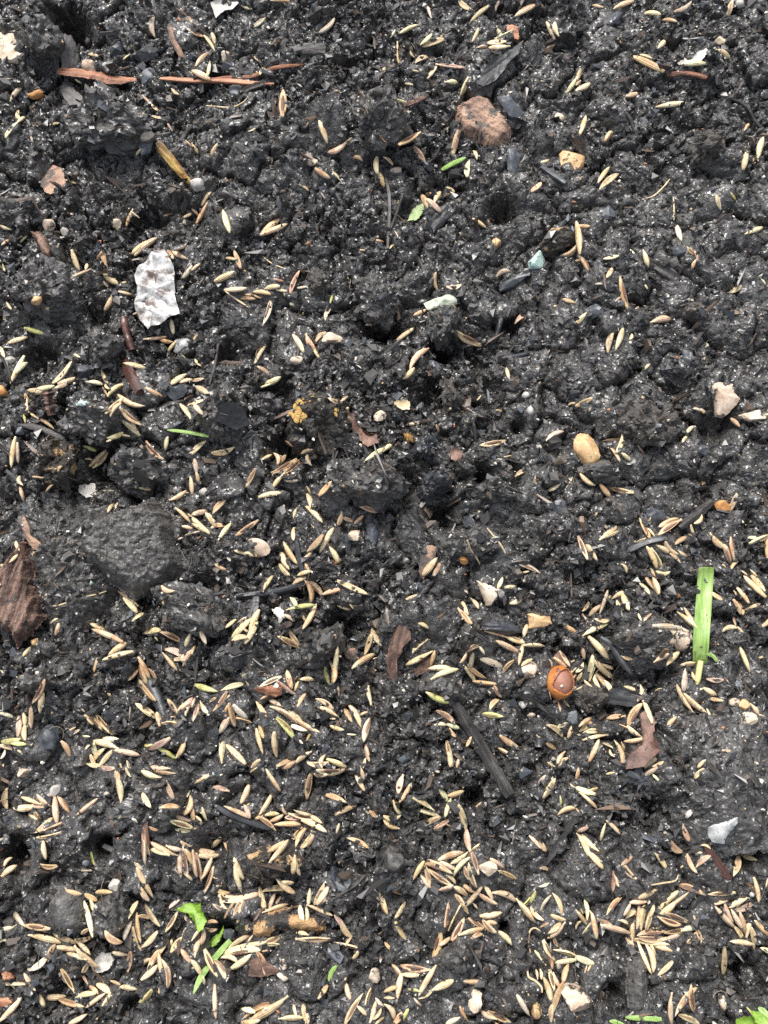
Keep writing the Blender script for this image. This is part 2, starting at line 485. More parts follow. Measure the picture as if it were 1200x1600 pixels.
def splat(H, cx, cy, r, rz, zc, ang, asp, fac, tx, ty, polar):
    i0, i1 = max(0, int((cx - r - FX[0]) / STEP)), min(len(FX), int((cx + r - FX[0]) / STEP) + 2)
    j0, j1 = max(0, int((cy - r - FY[0]) / STEP)), min(len(FY), int((cy + r - FY[0]) / STEP) + 2)
    if i1 - i0 < 1 or j1 - j0 < 1:
        return
    dx = (FX[i0:i1] - cx)[:, None]
    dy = (FY[j0:j1] - cy)[None, :]
    ca, sa = math.cos(ang), math.sin(ang)
    u = (dx * ca + dy * sa) / r
    v = (dy * ca - dx * sa) / (r * asp)
    d = np.sqrt(u * u + v * v)
    if fac:
        p = np.abs(u * polar[0] + v * polar[1])
        for k in range(2, 8, 2):
            p = np.maximum(p, u * polar[k] + v * polar[k + 1])
        d = d * (1 - fac) + p * fac
    cap = np.where(d < 1, zc + rz * np.sqrt(np.maximum(0, 1 - d * d)) + tx * dx + ty * dy, -1e9)
    H[i0:i1, j0:j1] = np.maximum(H[i0:i1, j0:j1], cap)

def hidx(x, y):
    return int(min(max((x - FX[0]) / STEP, 0), len(FX) - 1)), int(min(max((y - FY[0]) / STEP, 0), len(FY) - 1))

def lumps(X, Y):
    """soil broken into lumps with cracks between them; weaker where it is compact"""
    WX = X + 6.0 * vnoise(X, Y, 9, 55) + 3.4 * vnoise(X, Y, 4, 51) + 1.5 * vnoise(X, Y, 1.6, 53)
    WY = Y + 6.0 * vnoise(X, Y, 9, 56) + 3.4 * vnoise(X, Y, 4, 52) + 1.5 * vnoise(X, Y, 1.6, 54)
    dens = vnoise(X, Y, 22, 9) + 0.5 * vnoise(X, Y, 9, 10)
    out = 0
    for cell, amp, crack, tilt_ in ((10.0, 2.7, 0.75, 2.4), (4.6, 1.35, 0.6, 1.4), (2.1, 0.55, 0.4, 0.6)):
        f1, f2, v = worley(WX, WY, cell, int(cell * 10))
        wk = 1.0 if cell > 6 else np.clip(0.75 + 1.5 * dens, 0.35, 1.1)
        out = out + wk * (amp * (np.minimum(1, (f2 - f1) / crack) ** 0.6 - 1) + tilt_ * (v - 0.5) + amp * 0.5 * (0.5 - f1))
    return out
H += lumps(X, Y)
dens = vnoise(X, Y, 22, 9) + 0.5 * vnoise(X, Y, 9, 10)            # some patches are compact, others crumbly
for n, rlo, rhi, fac, zf in ((90, 3.5, 6.5, 0.45, 0.55), (700, 1.6, 3.6, 0.65, 0.6), (6500, 0.8, 1.7, 0.75, 0.7), (16000, 0.5, 0.9, 0.7, 0.8)):
    cx = rng.uniform(FX[0], FX[-1], n)
    cy = rng.uniform(FY[0], FY[-1], n)
    rr = rlo * (rhi / rlo) ** (rng.random(n) ** 1.7)
    an = rng.uniform(0, 6.283, n)
    asp = rng.uniform(0.55, 1.0, n)
    tl = rng.normal(0, 0.42, (n, 2))
    po = rng.uniform(0, 6.283, (n, 4))
    for i in range(n):
        a, b_ = hidx(cx[i], cy[i])
        if rr[i] < 4 and dens[a, b_] < 0.08 and rng.random() < 0.76:
            continue
        pol = []
        for q in po[i]:
            pol += [math.cos(q), math.sin(q)]
        r = rr[i]
        splat(H, cx[i], cy[i], r, r * zf, H[a, b_] - r * 0.28, an[i], asp[i], fac, tl[i, 0], tl[i, 1], pol)
RGH = np.clip(0.72 + 1.7 * dens, 0.42, 1.1)
H += RGH * 0.5 * vnoise(X, Y, 0.6, 21) + RGH * 0.7 * (0.25 - np.abs(vnoise(X, Y, 1.4, 22))) + 0.9 * (0.25 - np.abs(vnoise(X, Y, 2.9, 23)))

# far sheet
IX = np.clip(np.searchsorted(FX, XS), 0, len(FX) - 1)
IY = np.clip(np.searchsorted(FY, YS), 0, len(FY) - 1)
GX, GY = np.meshgrid(XS, YS, indexing='ij')
dout = np.maximum(np.maximum(FX[0] - GX, GX - FX[-1]), np.maximum(FY[0] - GY, GY - FY[-1]))
far = 5.0 * vnoise(GX, GY, 46, 1) + 3.2 * vnoise(GX, GY, 19, 2) + 1.8 * vnoise(GX, GY, 8, 3) + (1 - 0.75 * np.clip((dout - 45) / 60, 0, 1)) * (lumps(GX, GY) + 0.9 * vnoise(GX, GY, 1.2, 24) + 1.2 * vnoise(GX, GY, 2.4, 25))
far += np.clip(dout / 60, 0, 1) * (6 * vnoise(GX, GY, 130, 7) + 12 * vnoise(GX, GY, 500, 8)) + 0.5
bl = np.clip(dout / 2.0, 0, 1)
GZ = H[np.ix_(IX, IY)] * (1 - bl) + far * bl
nx, ny = GX.shape
idx = np.arange(nx * ny).reshape(nx, ny)
quads = np.stack([idx[:-1, :-1], idx[1:, :-1], idx[1:, 1:], idx[:-1, 1:]], -1).reshape(-1, 4)
jx = np.where(bl == 0, 0.11, 0) * rng.uniform(-1, 1, GX.shape)
jy = np.where(bl == 0, 0.11, 0) * rng.uniform(-1, 1, GX.shape)
tri = np.where(rng.random(len(quads))[:, None] < 0.5, quads[:, [0, 1, 2, 0, 2, 3]], quads[:, [1, 2, 3, 1, 3, 0]]).reshape(-1, 3)
soil_me = new_mesh('soil_ground', np.stack([GX + jx, GY + jy, GZ], -1).reshape(-1, 3), tri, False)
add('soil_ground', soil_me, M['soil'], kind='structure', label='dark wet crumbly garden soil')

# support height: the soil plus whatever has been laid on it
HS = H.copy()
OCC = np.zeros(H.shape, bool)
SEEDED = np.zeros(H.shape, bool)
COMPACT = dens < 0.08

def hs_at(x, y):
    i, j = hidx(x, y)
    return HS[i, j]

def hit(px, py, lift=0.0):
    """the point of the soil seen at a picture position"""
    d = ray(px, py)
    t = (22.0 - CAM[2]) / d[2]
    dt = 0.5
    for _ in range(120):
        p = CAM + d * t
        if p[2] <= hs_at(p[0], p[1]) + lift:
            break
        t += dt
    return CAM + d * t

def patch(pts):
    a0, b0 = hidx(pts[:, 0].min(), pts[:, 1].min())
    a1, b1 = hidx(pts[:, 0].max(), pts[:, 1].max())
    return a0, a1 + 1, b0, b1 + 1

def inside(poly, PX, PY):
    res = np.zeros(PX.shape, bool)
    n = len(poly)
    j = n - 1
    for i in range(n):
        xi, yi, xj, yj = poly[i][0], poly[i][1], poly[j][0], poly[j][1]
        if yi != yj:
            c = ((yi > PY) != (yj > PY)) & (PX < (xj - xi) * (PY - yi) / (yj - yi) + xi)
            res ^= c
        j = i
    return res

# ------------------------------------------------------------------ clods: lumps of soil that can be lifted off
def ico(sub):
    import bmesh
    bm = bmesh.new()
    bmesh.ops.create_icosphere(bm, subdivisions=sub, radius=1.0)
    bm.verts.ensure_lookup_table()
    v = np.array([p.co for p in bm.verts])
    f = np.array([[q.index for q in p.verts] for p in bm.faces])
    bm.free()
    return v, f
ICO = {k: ico(k) for k in (1, 2, 3, 4, 5)}
ICO[0] = ico(1)
def ico20():
    p = (1 + 5 ** 0.5) / 2
    v = np.array([(-1, p, 0), (1, p, 0), (-1, -p, 0), (1, -p, 0), (0, -1, p), (0, 1, p), (0, -1, -p), (0, 1, -p), (p, 0, -1), (p, 0, 1), (-p, 0, -1), (-p, 0, 1)])
    v /= np.linalg.norm(v[0])
    f = np.array([(0, 11, 5), (0, 5, 1), (0, 1, 7), (0, 7, 10), (0, 10, 11), (1, 5, 9), (5, 11, 4), (11, 10, 2), (10, 7, 6), (7, 1, 8), (3, 9, 4), (3, 4, 2), (3, 2, 6), (3, 6, 8), (3, 8, 9), (4, 9, 5), (2, 4, 11), (6, 2, 10), (8, 6, 7), (9, 8, 1)])
    return v, f

def rnd_dirs(n):
    d = rng.normal(size=(n, 3))
    return d / np.linalg.norm(d, axis=1)[:, None]

def lump(sub, crumbs, amp, facets=0, smooth_amp=0.12, cuts=(0.52, 0.88)):
    v, f = ICO[sub]
    r = np.ones(len(v))
    for k in range(6):                         # broad unevenness
        d = rnd_dirs(1)[0]
        r += smooth_amp * rng.normal() * (v @ d) ** (1 if k < 3 else 2)
    if facets:
        d = rnd_dirs(facets)
        cut = rng.uniform(*cuts, facets)
        dots = v @ d.T
        lim = np.where(dots > 0.05, cut / np.maximum(dots, 0.05), 9)
        r = np.minimum(r, lim.min(1))
    for cnt, lo_, hi_ in ((crumbs, 0.10, 0.32), (crumbs * 3, 0.04, 0.11)) if crumbs else ():
        d = rnd_dirs(cnt)
        ar = rng.uniform(lo_, hi_, cnt)
        ang = np.arccos(np.clip(v @ d.T, -1, 1)) / ar
        bumpv = np.where(ang < 1, np.sqrt(np.maximum(0, 1 - ang * ang)) * ar * rng.uniform(0.3, 1, cnt), 0).max(1)
        r = r + bumpv * amp
    return v * r[:, None], f

def seat(v, cx_px, cy_px, rx, ry, rot, hmm, sink):
    """scale a unit lump to a picture-sized spot and put it on the soil"""
    s = mmpx(cy_px)
    p = hit(cx_px, cy_px)
    a = math.radians(-rot)
    vx, vy = v[:, 0] * rx * s, v[:, 1] * ry * s
    q = np.stack([vx * math.cos(a) - vy * math.sin(a), vx * math.sin(a) + vy * math.cos(a), v[:, 2] * hmm], -1)
    # base height: soil around the middle
    R = 0.6 * min(rx, ry) * s
    a0, b0 = hidx(p[0] - R, p[1] - R)
    a1, b1 = hidx(p[0] + R, p[1] + R)
    zb = np.median(HS[a0:a1 + 1, b0:b1 + 1])
    top = zb + hmm * (1 - sink)
    c = on_plane(cx_px, cy_px, zb + hmm * (0.45 - sink * 0.5))
    zc = zb + hmm * (0.35 - sink)
    # support
    a0, b0 = hidx(c[0] - max(rx, ry) * s, c[1] - max(rx, ry) * s)
    a1, b1 = hidx(c[0] + max(rx, ry) * s, c[1] + max(rx, ry) * s)
    PX, PY = X[a0:a1, b0:b1] - c[0], Y[a0:a1, b0:b1] - c[1]
    u = (PX * math.cos(a) + PY * math.sin(a)) / (rx * s)
    w_ = (PY * math.cos(a) - PX * math.sin(a)) / (ry * s)
    dd = u * u + w_ * w_
    cap = np.where(dd < 1, zc + hmm * np.sqrt(np.maximum(0, 1 - dd)), -99)
    HS[a0:a1, b0:b1] = np.maximum(HS[a0:a1, b0:b1], cap)
    return q, (c[0], c[1], zc), (a0, a1, b0, b1, dd < 0.9)

CLODS = [
 # x, y, rx, ry, rot, height mm, material, label
 (352, 652, 40, 42, 0, 5.5, 'clod', 'round dark clod with a cracked smooth skin, beside the thin green blade'),
 (500, 662, 44, 42, 0, 5.5, 'clod_yellow', 'round soil clod with a patch of yellow lichen'),
 (88, 725, 33, 36, 0, 4.5, 'clod_crust', 'soil clod with a flaking tan crust near the left edge'),
 (145, 658, 44, 38, 0, 5.0, 'clod', 'rounded soil clod above the tan crusted clod'),
 (213, 730, 50, 40, 10, 4.5, 'clod', 'crumbly soil clod just above the big dark stone'),
 (560, 748, 60, 46, 0, 5.0, 'clod', 'broad flat soil clod below the yellow spotted clod'),
 (425, 1352, 44, 34, -5, 4.5, 'clod_crust', 'dark soil clod with tan crust near the bottom, above the tan bark'),
 (175, 1428, 28, 30, 0, 4.5, 'clod', 'round soil clod beside the flat dark stone disc'),
 (372, 1020, 28, 27, 0, 4.0, 'clod', 'small round soil clod below the forked charcoal stick'),
 (505, 1008, 30, 30, 0, 4.0, 'clod', 'small round soil clod below the flat greenish seed'),
 (300, 948, 62, 34, 8, 3.5, 'clod', 'low wide soil clod right of the big dark stone'),
 (170, 190, 62, 40, 10, 4.0, 'clod', 'wide crumbly soil clod under the long reddish splinter'),
 (592, 190, 34, 40, 0, 4.0, 'clod', 'soil clod left of the large pinkish bark chunk'),
 (585, 460, 42, 44, 0, 4.0, 'clod', 'soil clod left of the pale green stone'),
 (500, 442, 17, 22, 0, 2.6, 'clod_grey', 'small pale grey soil crust right of the foil scrap'),
 (1105, 231, 25, 23, 0, 2.8, 'clod_grey', 'pale grey crumb of dry soil near the right edge'),
 (1085, 487, 13, 11, 0, 2.2, 'clod_grey', 'small grey dry soil lump in the right half'),
 (705, 622, 15, 21, 0, 3.0, 'clod_grey', 'small upright grey soil lump beside the dark hole'),
 (738, 616, 13, 12, 0, 2.8, 'clod_grey', 'small round soil lump beside the upright grey lump'),
 (668, 700, 13, 17, 0, 2.6, 'char', 'small bluish charcoal lump right of the orange husk ring'),
 (677, 762, 22, 18, -20, 3.2, 'char', 'bluish charcoal lump below the reddish leaf bit'),
 (725, 735, 15, 14, 0, 2.8, 'clod', 'small soil lump just below the reddish leaf bit'),
 (772, 768, 28, 16, 0, 3.0, 'clod', 'low soil lump right of the bluish charcoal lump'),
 (690, 507, 24, 27, 0, 3.6, 'clod', 'soil lump just below the pale green stone'),
 (1007, 1012, 48, 32, 0, 4.0, 'clod', 'soil clod left of the tall green grass blade'),
 (920, 1097, 22, 18, 0, 3.0, 'clod_grey', 'small grey-brown soil lump right of the orange nutshell'),
 (732, 996, 14, 24, 10, 3.0, 'clod_grey', 'narrow grey soil crust left of the charcoal block'),
 (870, 384, 28, 15, -8, 2.2, 'clod_crust', 'tan crusted flat soil patch below the tan pebble'),
 (158, 540, 27, 28, 0, 3.6, 'clod', 'soil lump left of the dark red twig'),
 (60, 450, 46, 36, 0, 3.6, 'clod', 'soil lump beside the brown wood bit at the left'),
 (690, 1075, 30, 30, 0, 3.2, 'clod', 'soil lump just above the long dark stick'),
 (60, 1062, 26, 22, -10, 3.0, 'clod', 'grey soil lump at the left edge below the reddish bark'),
 (740, 850, 40, 22, 0, 2.6, 'clod', 'low soil lump above the cream angular stone'),
 (1008, 660, 44, 34, 0, 2.6, 'clod_grey', 'low pale grey patch of dry soil beside the round tan pebble'),
 (935, 745, 30, 16, 0, 2.6, 'clod', 'soil lump right below the round tan pebble'),
 (230, 1262, 40, 30, -20, 3.4, 'clod', 'soil lump in the lower left with a smooth side'),
 (720, 1490, 32, 24, 0, 3.0, 'clod', 'soil lump in the lower middle below the dense seed pile'),
 (30, 330, 44, 30, 0, 3.0, 'clod', 'soil lump at the left edge below the pinkish bark flake'),
 (60, 60, 26, 30, 0, 4.0, 'clod', 'soil lump beside the cream stone in the top corner'),
]
def support(q, c):
    """raise what later things rest on to the real surface of a lump"""
    up = q[q[:, 2] > -0.3]
    i = ((up[:, 0] + c[0] - FX[0]) / STEP).astype(int)
    j = ((up[:, 1] + c[1] - FY[0]) / STEP).astype(int)
    for di in (-1, 0, 1):
        for dj in (-1, 0, 1):
            ij = (np.clip(i + di, 0, len(FX) - 1), np.clip(j + dj, 0, len(FY) - 1))
            np.maximum.at(HS, ij, up[:, 2] + c[2])
            COMPACT[ij] = True

for (x, y, rx, ry, rot, h, mm_, lab) in CLODS:
    big = rx * ry > 2200
    v, f = lump(5 if rx * ry > 1100 else 4, 110, 0.9, 9, 0.16)
    q, c, occ = seat(v, x, y, rx * 1.02, ry * 1.02, rot, h * 1.75, 0.24)
    q = rough_up(q, ((6.0, 1.6), (3.0, 1.3), (1.7, 1.3), (0.9, 0.8), (0.5, 0.45)) if big else ((3.0, 0.9), (1.5, 0.9), (0.9, 0.6), (0.5, 0.4)))
    support(q, c)
    nm = 'charcoal_lump' if mm_ == 'char' else 'soil_clod'
    o = add(nm, new_mesh(nm, q, f, False), M[mm_], c, label=lab, cat='charcoal' if mm_ == 'char' else 'clod',
            group=None if mm_ == 'char' else 'loose clods of soil')
    if mm_ == 'clod_yellow':
        lich = o
        for (dx, dy, r) in [(-30 + rng.normal(0, 4), 10 + rng.normal(0, 9), rng.uniform(2, 4.5)) for _ in range(16)] + [(27 + rng.normal(0, 3), 3 + rng.normal(0, 4), rng.uniform(1.5, 3)) for _ in range(6)] + [(-18 + rng.normal(0, 8), 24 + rng.normal(0, 6), rng.uniform(1, 2)) for _ in range(6)]:
            s = mmpx(y)
            vv, ff = lump(2, 14, 0.9)
            u, w2 = dx / rx, dy / ry
            zz = hs_at(c[0] + dx * s, c[1] + dy * s) - c[2] + 0.05
            po = add('lichen_patch', new_mesh('lichen_patch', vv * np.array([r * s * rng.uniform(0.7, 1.6), r * s * rng.uniform(0.7, 1.5), 0.28]), ff, False), M['lichen'])
            po.parent = lich
            po.location = Vector((dx * s, dy * s, zz)) * MM
        lich['label'] = lab

# ------------------------------------------------------------------ stones
STONES = [
 (14, 70, 26, 23, 10, 3.0, 'cream_stone', 'cream stone at the left edge near the top corner', 5),
 (889, 251, 17, 17, 0, 2.6, 'tan_stone', 'tan rounded pebble below the bark chunk', 7),
 (915, 702, 20, 25, -10, 2.2, 'tan_stone', 'round orange-tan pebble with dark spots on top', 4),
 (838, 408, 11, 14, -20, 1.6, 'green_stone', 'pale turquoise chip of stone', 4),
 (688, 474, 22, 14, -8, 2.0, 'lichen_stone', 'pale green mottled stone', 5),
 (777, 378, 7, 8, 0, 1.2, 'tan_stone', 'small orange-tan pebble near the turquoise chip', 5),
 (1180, 650, 26, 11, -6, 2.0, 'cream_stone', 'cream oblong stone at the right edge', 6),
 (1129, 791, 11, 9, 0, 1.6, 'orange_stone', 'orange-brown pebble near the right edge', 6),
 (1028, 805, 15, 13, 0, 2.0, 'flake', 'dark blue-grey pebble above the charcoal stick', 7),
 (782, 926, 7, 6, 0, 1.2, 'white_stone', 'tiny white pebble touching the cream angular stone', 5),
 (825, 1047, 13, 18, 15, 2.4, 'pink_stone', 'crusty pinkish pebble left of the orange nutshell', 5),
 (1062, 998, 17, 15, 0, 2.4, 'pink_stone', 'cream and reddish stone left of the tall grass blade', 6),
 (762, 1358, 14, 10, 10, 2.0, 'cream_stone', 'cream pebble at the upper edge of the dense seed pile', 6),
 (898, 1557, 25, 21, 0, 3.0, 'pink_stone', 'cream-pink rounded stone near the bottom', 6),
 (742, 1565, 10, 15, 12, 1.8, 'cream_stone', 'cream-grey angular pebble at the bottom, left of the cream-pink stone', 7),
 (838, 1577, 10, 15, 0, 2.0, 'tan_stone', 'dull tan pebble beside the cream-pink rounded stone', 6),
 (358, 1462, 10, 11, 0, 2.4, 'grey_stone', 'blue-grey pebble beside the green seedling', 7),
 (3, 612, 7, 10, 0, 1.6, 'orange_stone', 'pinkish-orange chip cut by the left edge', 6),
 (352, 87, 7, 8, 0, 1.3, 'cream_stone', 'small cream pebble above the long reddish splinter', 6),
 (369, 138, 10, 9, 0, 1.5, 'grey_stone', 'blue-grey pebble under the thin reddish splinter', 6),
 (138, 100, 10, 9, 0, 1.6, 'pink_stone', 'reddish-brown pebble beside the grey wood chip', 7),
 (102, 362, 7, 8, 0, 1.3, 'white_stone', 'small white-grey pebble above the brown wood bit', 5),
 (1123, 63, 9, 7, 0, 1.4, 'cream_stone', 'small cream pebble above the reddish stick', 5),
 (1157, 5, 6, 6, 0, 1.1, 'white_stone', 'round white bead-like pebble at the top edge', 2),
 (183, 349, 7, 8, 0, 1.1, 'cream_stone', 'small cream chip above the foil scrap', 6),
 (58, 468, 6, 7, 0, 1.1, 'tan_stone', 'small tan pebble on the clod at the left', 5),
 (12, 561, 10, 5, -5, 1.1, 'white_stone', 'small white oblong pebble near the left edge', 4),
 (75, 350, 9, 9, 0, 1.6, 'pink_stone', 'crusty tan pebble beside the brown wood bit', 5),
 (132, 577, 14, 11, -10, 1.9, 'flake', 'blue-grey angular pebble left of the dark red twig', 7),
 (284, 540, 13, 12, 0, 1.6, 'glass_stone', 'grey translucent chip below the foil scrap', 6),
 (463, 561, 9, 6, 8, 1.2, 'cream_stone', 'cream chip between scattered seeds left of the round hole', 6),
 (519, 529, 13, 9, -12, 1.5, 'cream_stone', 'pale tan chip above the yellow spotted clod', 7),
 (594, 650, 9, 8, 0, 1.5, 'cream_stone', 'cream pebble right of the curled brown leaf', 6),
 (822, 618, 6, 6, 0, 1.2, 'white_stone', 'round white bead above the paler white bead', 2),
 (829, 642, 5, 7, 0, 1.2, 'white_stone', 'white oval bead below the round white bead', 2),
 (31, 673, 7, 6, 0, 1.2, 'grey_stone', 'small bluish pebble near the left edge', 5),
 (128, 630, 10, 5, 0, 1.0, 'green_stone', 'greenish pale chip on the rounded clod', 5),
 (317, 769, 6, 6, 20, 1.0, 'white_stone', 'small bluish-white chip in the seeds right of the big dark stone', 6),
 (180, 913, 8, 7, 0, 1.6, 'tan_stone', 'small tan pebble at the foot of the big dark stone', 6),
 (54, 1004, 5, 6, 0, 1.0, 'tan_stone', 'tiny tan pebble below the reddish bark', 4),
 (551, 1023, 11, 11, 0, 1.9, 'bark_pink', 'reddish-brown pebble left of the reddish bark strip', 6),
 (817, 1102, 5, 5, 0, 1.0, 'white_stone', 'small bright white grain left of the orange nutshell', 4),
 (894, 1121, 10, 12, 0, 1.8, 'grey_stone', 'grey pebble just below the orange nutshell', 6),
 (830, 1118, 6, 4, 0, 1.0, 'cream_stone', 'small cream chip below the crusty pinkish pebble', 5),
 (1156, 1072, 6, 6, 0, 1.0, 'grey_stone', 'small pale grey pebble right of the grass blade base', 6),
 (1150, 1097, 7, 6, 0, 1.2, 'cream_stone', 'pinkish-white pebble at the right, beside the orange one', 5),
 (1163, 1101, 8, 6, -15, 1.3, 'tan_stone', 'orange-tan pebble at the right, beside the pinkish-white one', 5),
 (1170, 1123, 13, 9, 12, 1.5, 'cream_stone', 'pinkish cream oblong pebble near the right edge', 5),
 (83, 1235, 9, 8, 0, 1.4, 'white_stone', 'white pebble above the fan of seeds at the left', 6),
 (37, 1206, 8, 8, 0, 1.4, 'pink_stone', 'cream-pink pebble near the left edge above the lone upright seed', 6),
 (179, 1384, 9, 9, 0, 1.5, 'white_stone', 'white pebble above the round clod in the lower left', 6),
 (134, 1347, 5, 6, 0, 1.0, 'grey_stone', 'small grey bead above the flat dark stone disc', 3),
 (1187, 1225, 7, 6, -30, 1.1, 'white_stone', 'small white pebble at the right edge on the big smooth clod', 5),
 (1076, 1272, 5, 6, 0, 1.0, 'white_stone', 'small white grain left of the translucent shard', 4),
 (1175, 1398, 4, 4, 0, 0.9, 'white_stone', 'tiny bright white bead near the right edge in the seeds', 2),
 (585, 1526, 9, 9, 0, 1.5, 'cream_stone', 'cream pebble right of the small green shoot', 6),
 (444, 1507, 6, 7, 0, 1.2, 'cream_stone', 'small cream chip below the tan bark, upper of two', 6),
 (444, 1527, 9, 7, 0, 1.4, 'cream_stone', 'cream chip below the tan bark, lower of two', 6),
 (521, 1366, 8, 12, 0, 1.6, 'flake', 'dark slate chip right of the crusted clod', 7),
 (613, 1342, 14, 16, 0, 2.4, 'dark_stone', 'dark greenish stone left of the dense seed pile', 6),
 (1130, 1567, 6, 10, -15, 1.4, 'cream_stone', 'pinkish-white pebble above the green leaves in the corner', 6),
 (72, 1155, 18, 20, 0, 2.6, 'flake', 'blue-grey charcoal stone at the left below the green seeds', 7),
 (230, 213, 12, 9, 0, 1.3, 'clod_grey', 'dull grey-brown chip above the amber straw', 6),
 (227, 226, 11, 10, 0, 1.8, 'grey_stone', 'blue-grey pebble between the dull grey-brown chip and the amber straw', 6),
 (55, 147, 12, 6, -10, 1.3, 'orange_stone', 'small brown-orange pebble at the upper left', 5),
 (306, 288, 11, 9, 0, 1.5, 'white_stone', 'whitish pebble at the tip of the amber straw', 6),
 (484, 251, 9, 6, 0, 1.2, 'cream_stone', 'cream chip in the upper middle below the pink seed', 6),
 (618, 266, 10, 7, 0, 1.4, 'cream_stone', 'cream chip left of the green grass snippet', 6),
 (872, 183, 7, 7, 20, 1.1, 'cream_stone', 'pale angular chip right of the bark chunk', 6),
 (225, 82, 16, 13, 0, 2.4, 'char', 'glossy charcoal lump above the reddish splinter', 8),
 (183, 78, 11, 14, 10, 2.0, 'flake', 'blue-grey flake of charcoal above the reddish splinter', 7),
 (168, 103, 9, 10, 0, 1.8, 'flake', 'small blue-grey pebble touching the reddish splinter', 7),
 (232, 117, 14, 8, -25, 1.2, 'grey_stone', 'angular grey chip lying across the reddish splinter', 7),
 (960, 30, 11, 12, 0, 1.6, 'flake', 'blue-grey flat pebble at the top right', 6),
 (950, 333, 11, 12, 0, 1.5, 'flake', 'grey round chip right of the tan crusted patch', 6),
 (1062, 391, 10, 8, 20, 1.6, 'flake', 'blue-grey pebble between two seeds on the right', 7),
 (925, 488, 11, 9, 0, 1.5, 'flake', 'blue-grey chip beside a pale seed on the right', 7),
 (1076, 558, 8, 10, 0, 1.1, 'flake', 'flat blue-grey chip above the pinkish angular stone', 6),
 (676, 568, 9, 8, 0, 1.4, 'flake', 'blue-grey chip right of the long pale awned seed', 7),
 (1100, 703, 11, 9, 0, 1.5, 'flake', 'blue-grey chip below the cream oblong stone', 7),
 (875, 793, 10, 9, 0, 1.6, 'flake', 'blue-grey round chip below the round tan pebble', 7),
 (543, 843, 8, 11, 0, 1.4, 'flake', 'blue-grey chip left of the pink crumb in the middle', 7),
 (581, 835, 9, 13, -20, 1.4, 'flake', 'smooth blue-grey chip right of the pink crumb in the middle', 6),
 (556, 838, 10, 7, 0, 1.4, 'pink_stone', 'pink crumb between two blue-grey chips', 6),
 (400, 850, 16, 12, 20, 1.6, 'pink_stone', 'pinkish tan crumbly stone among the seeds right of the big dark stone', 6),
 (725, 876, 6, 5, 0, 1.1, 'orange_stone', 'small orange grain right of the bark with two seeds', 3),
 (97, 880, 10, 9, 0, 1.6, 'orange_stone', 'orange-pink chip between the big dark stone and the left clod', 6),
 (130, 826, 10, 7, 0, 1.2, 'flake', 'blue-grey chip on the left clod', 6),
]
def jit(v, a):
    return v * (1 + rng.normal(0, a, (len(v), 1)))
for (x, y, rx, ry, rot, h, mm_, lab, fc) in STONES:
    chip = mm_ in ('flake', 'char', 'grey_stone') and fc > 3
    v, f = lump(4 if rx * ry > 250 else 3, 0, 0, 14 if chip else 8 if fc > 2 else 0, 0.12 if fc > 2 else 0.05, (0.40, 0.72) if chip else (0.52, 0.88))
    if chip:
        rx, ry, h = rx * 1.35, ry * 1.35, h * 1.25
    q, c, occ = seat(v, x, y, rx * (1.2 if fc > 2 else 1.04), ry * (1.2 if fc > 2 else 1.04), rot, h * 1.1, 0.38)
    if fc > 2:
        q = rough_up(q, ((1.6, 0.22), (0.8, 0.16), (0.4, 0.08)))
    a0, a1, b0, b1, mk = occ
    OCC[a0:a1, b0:b1] |= mk
    nm = 'pebble' if rx * ry < 700 else 'stone'
    if mm_ in ('char',):
        nm = 'charcoal_lump'
    me = new_mesh(nm, q, f, True)
    me.set_sharp_from_angle(angle=math.radians(14 if chip else 28))
    add(nm, me, M[mm_], c, label=lab, cat='charcoal' if mm_ == 'char' else nm)

# ------------------------------------------------------------------ slabs: flakes, chips, bark, leaves, scraps with an outline of their own
def densify(poly, n, jag):
    poly = np.array(poly, float)
    seg = np.roll(poly, -1, 0) - poly
    ln = np.linalg.norm(seg, axis=1)
    tot = ln.sum()
    out = []
    for p, s, l in zip(poly, seg, ln):
        k = max(1, int(round(n * l / tot)))
        for i in range(k):
            out.append(p + s * i / k)
    out = np.array(out)
    return out + rng.normal(0, jag, out.shape)

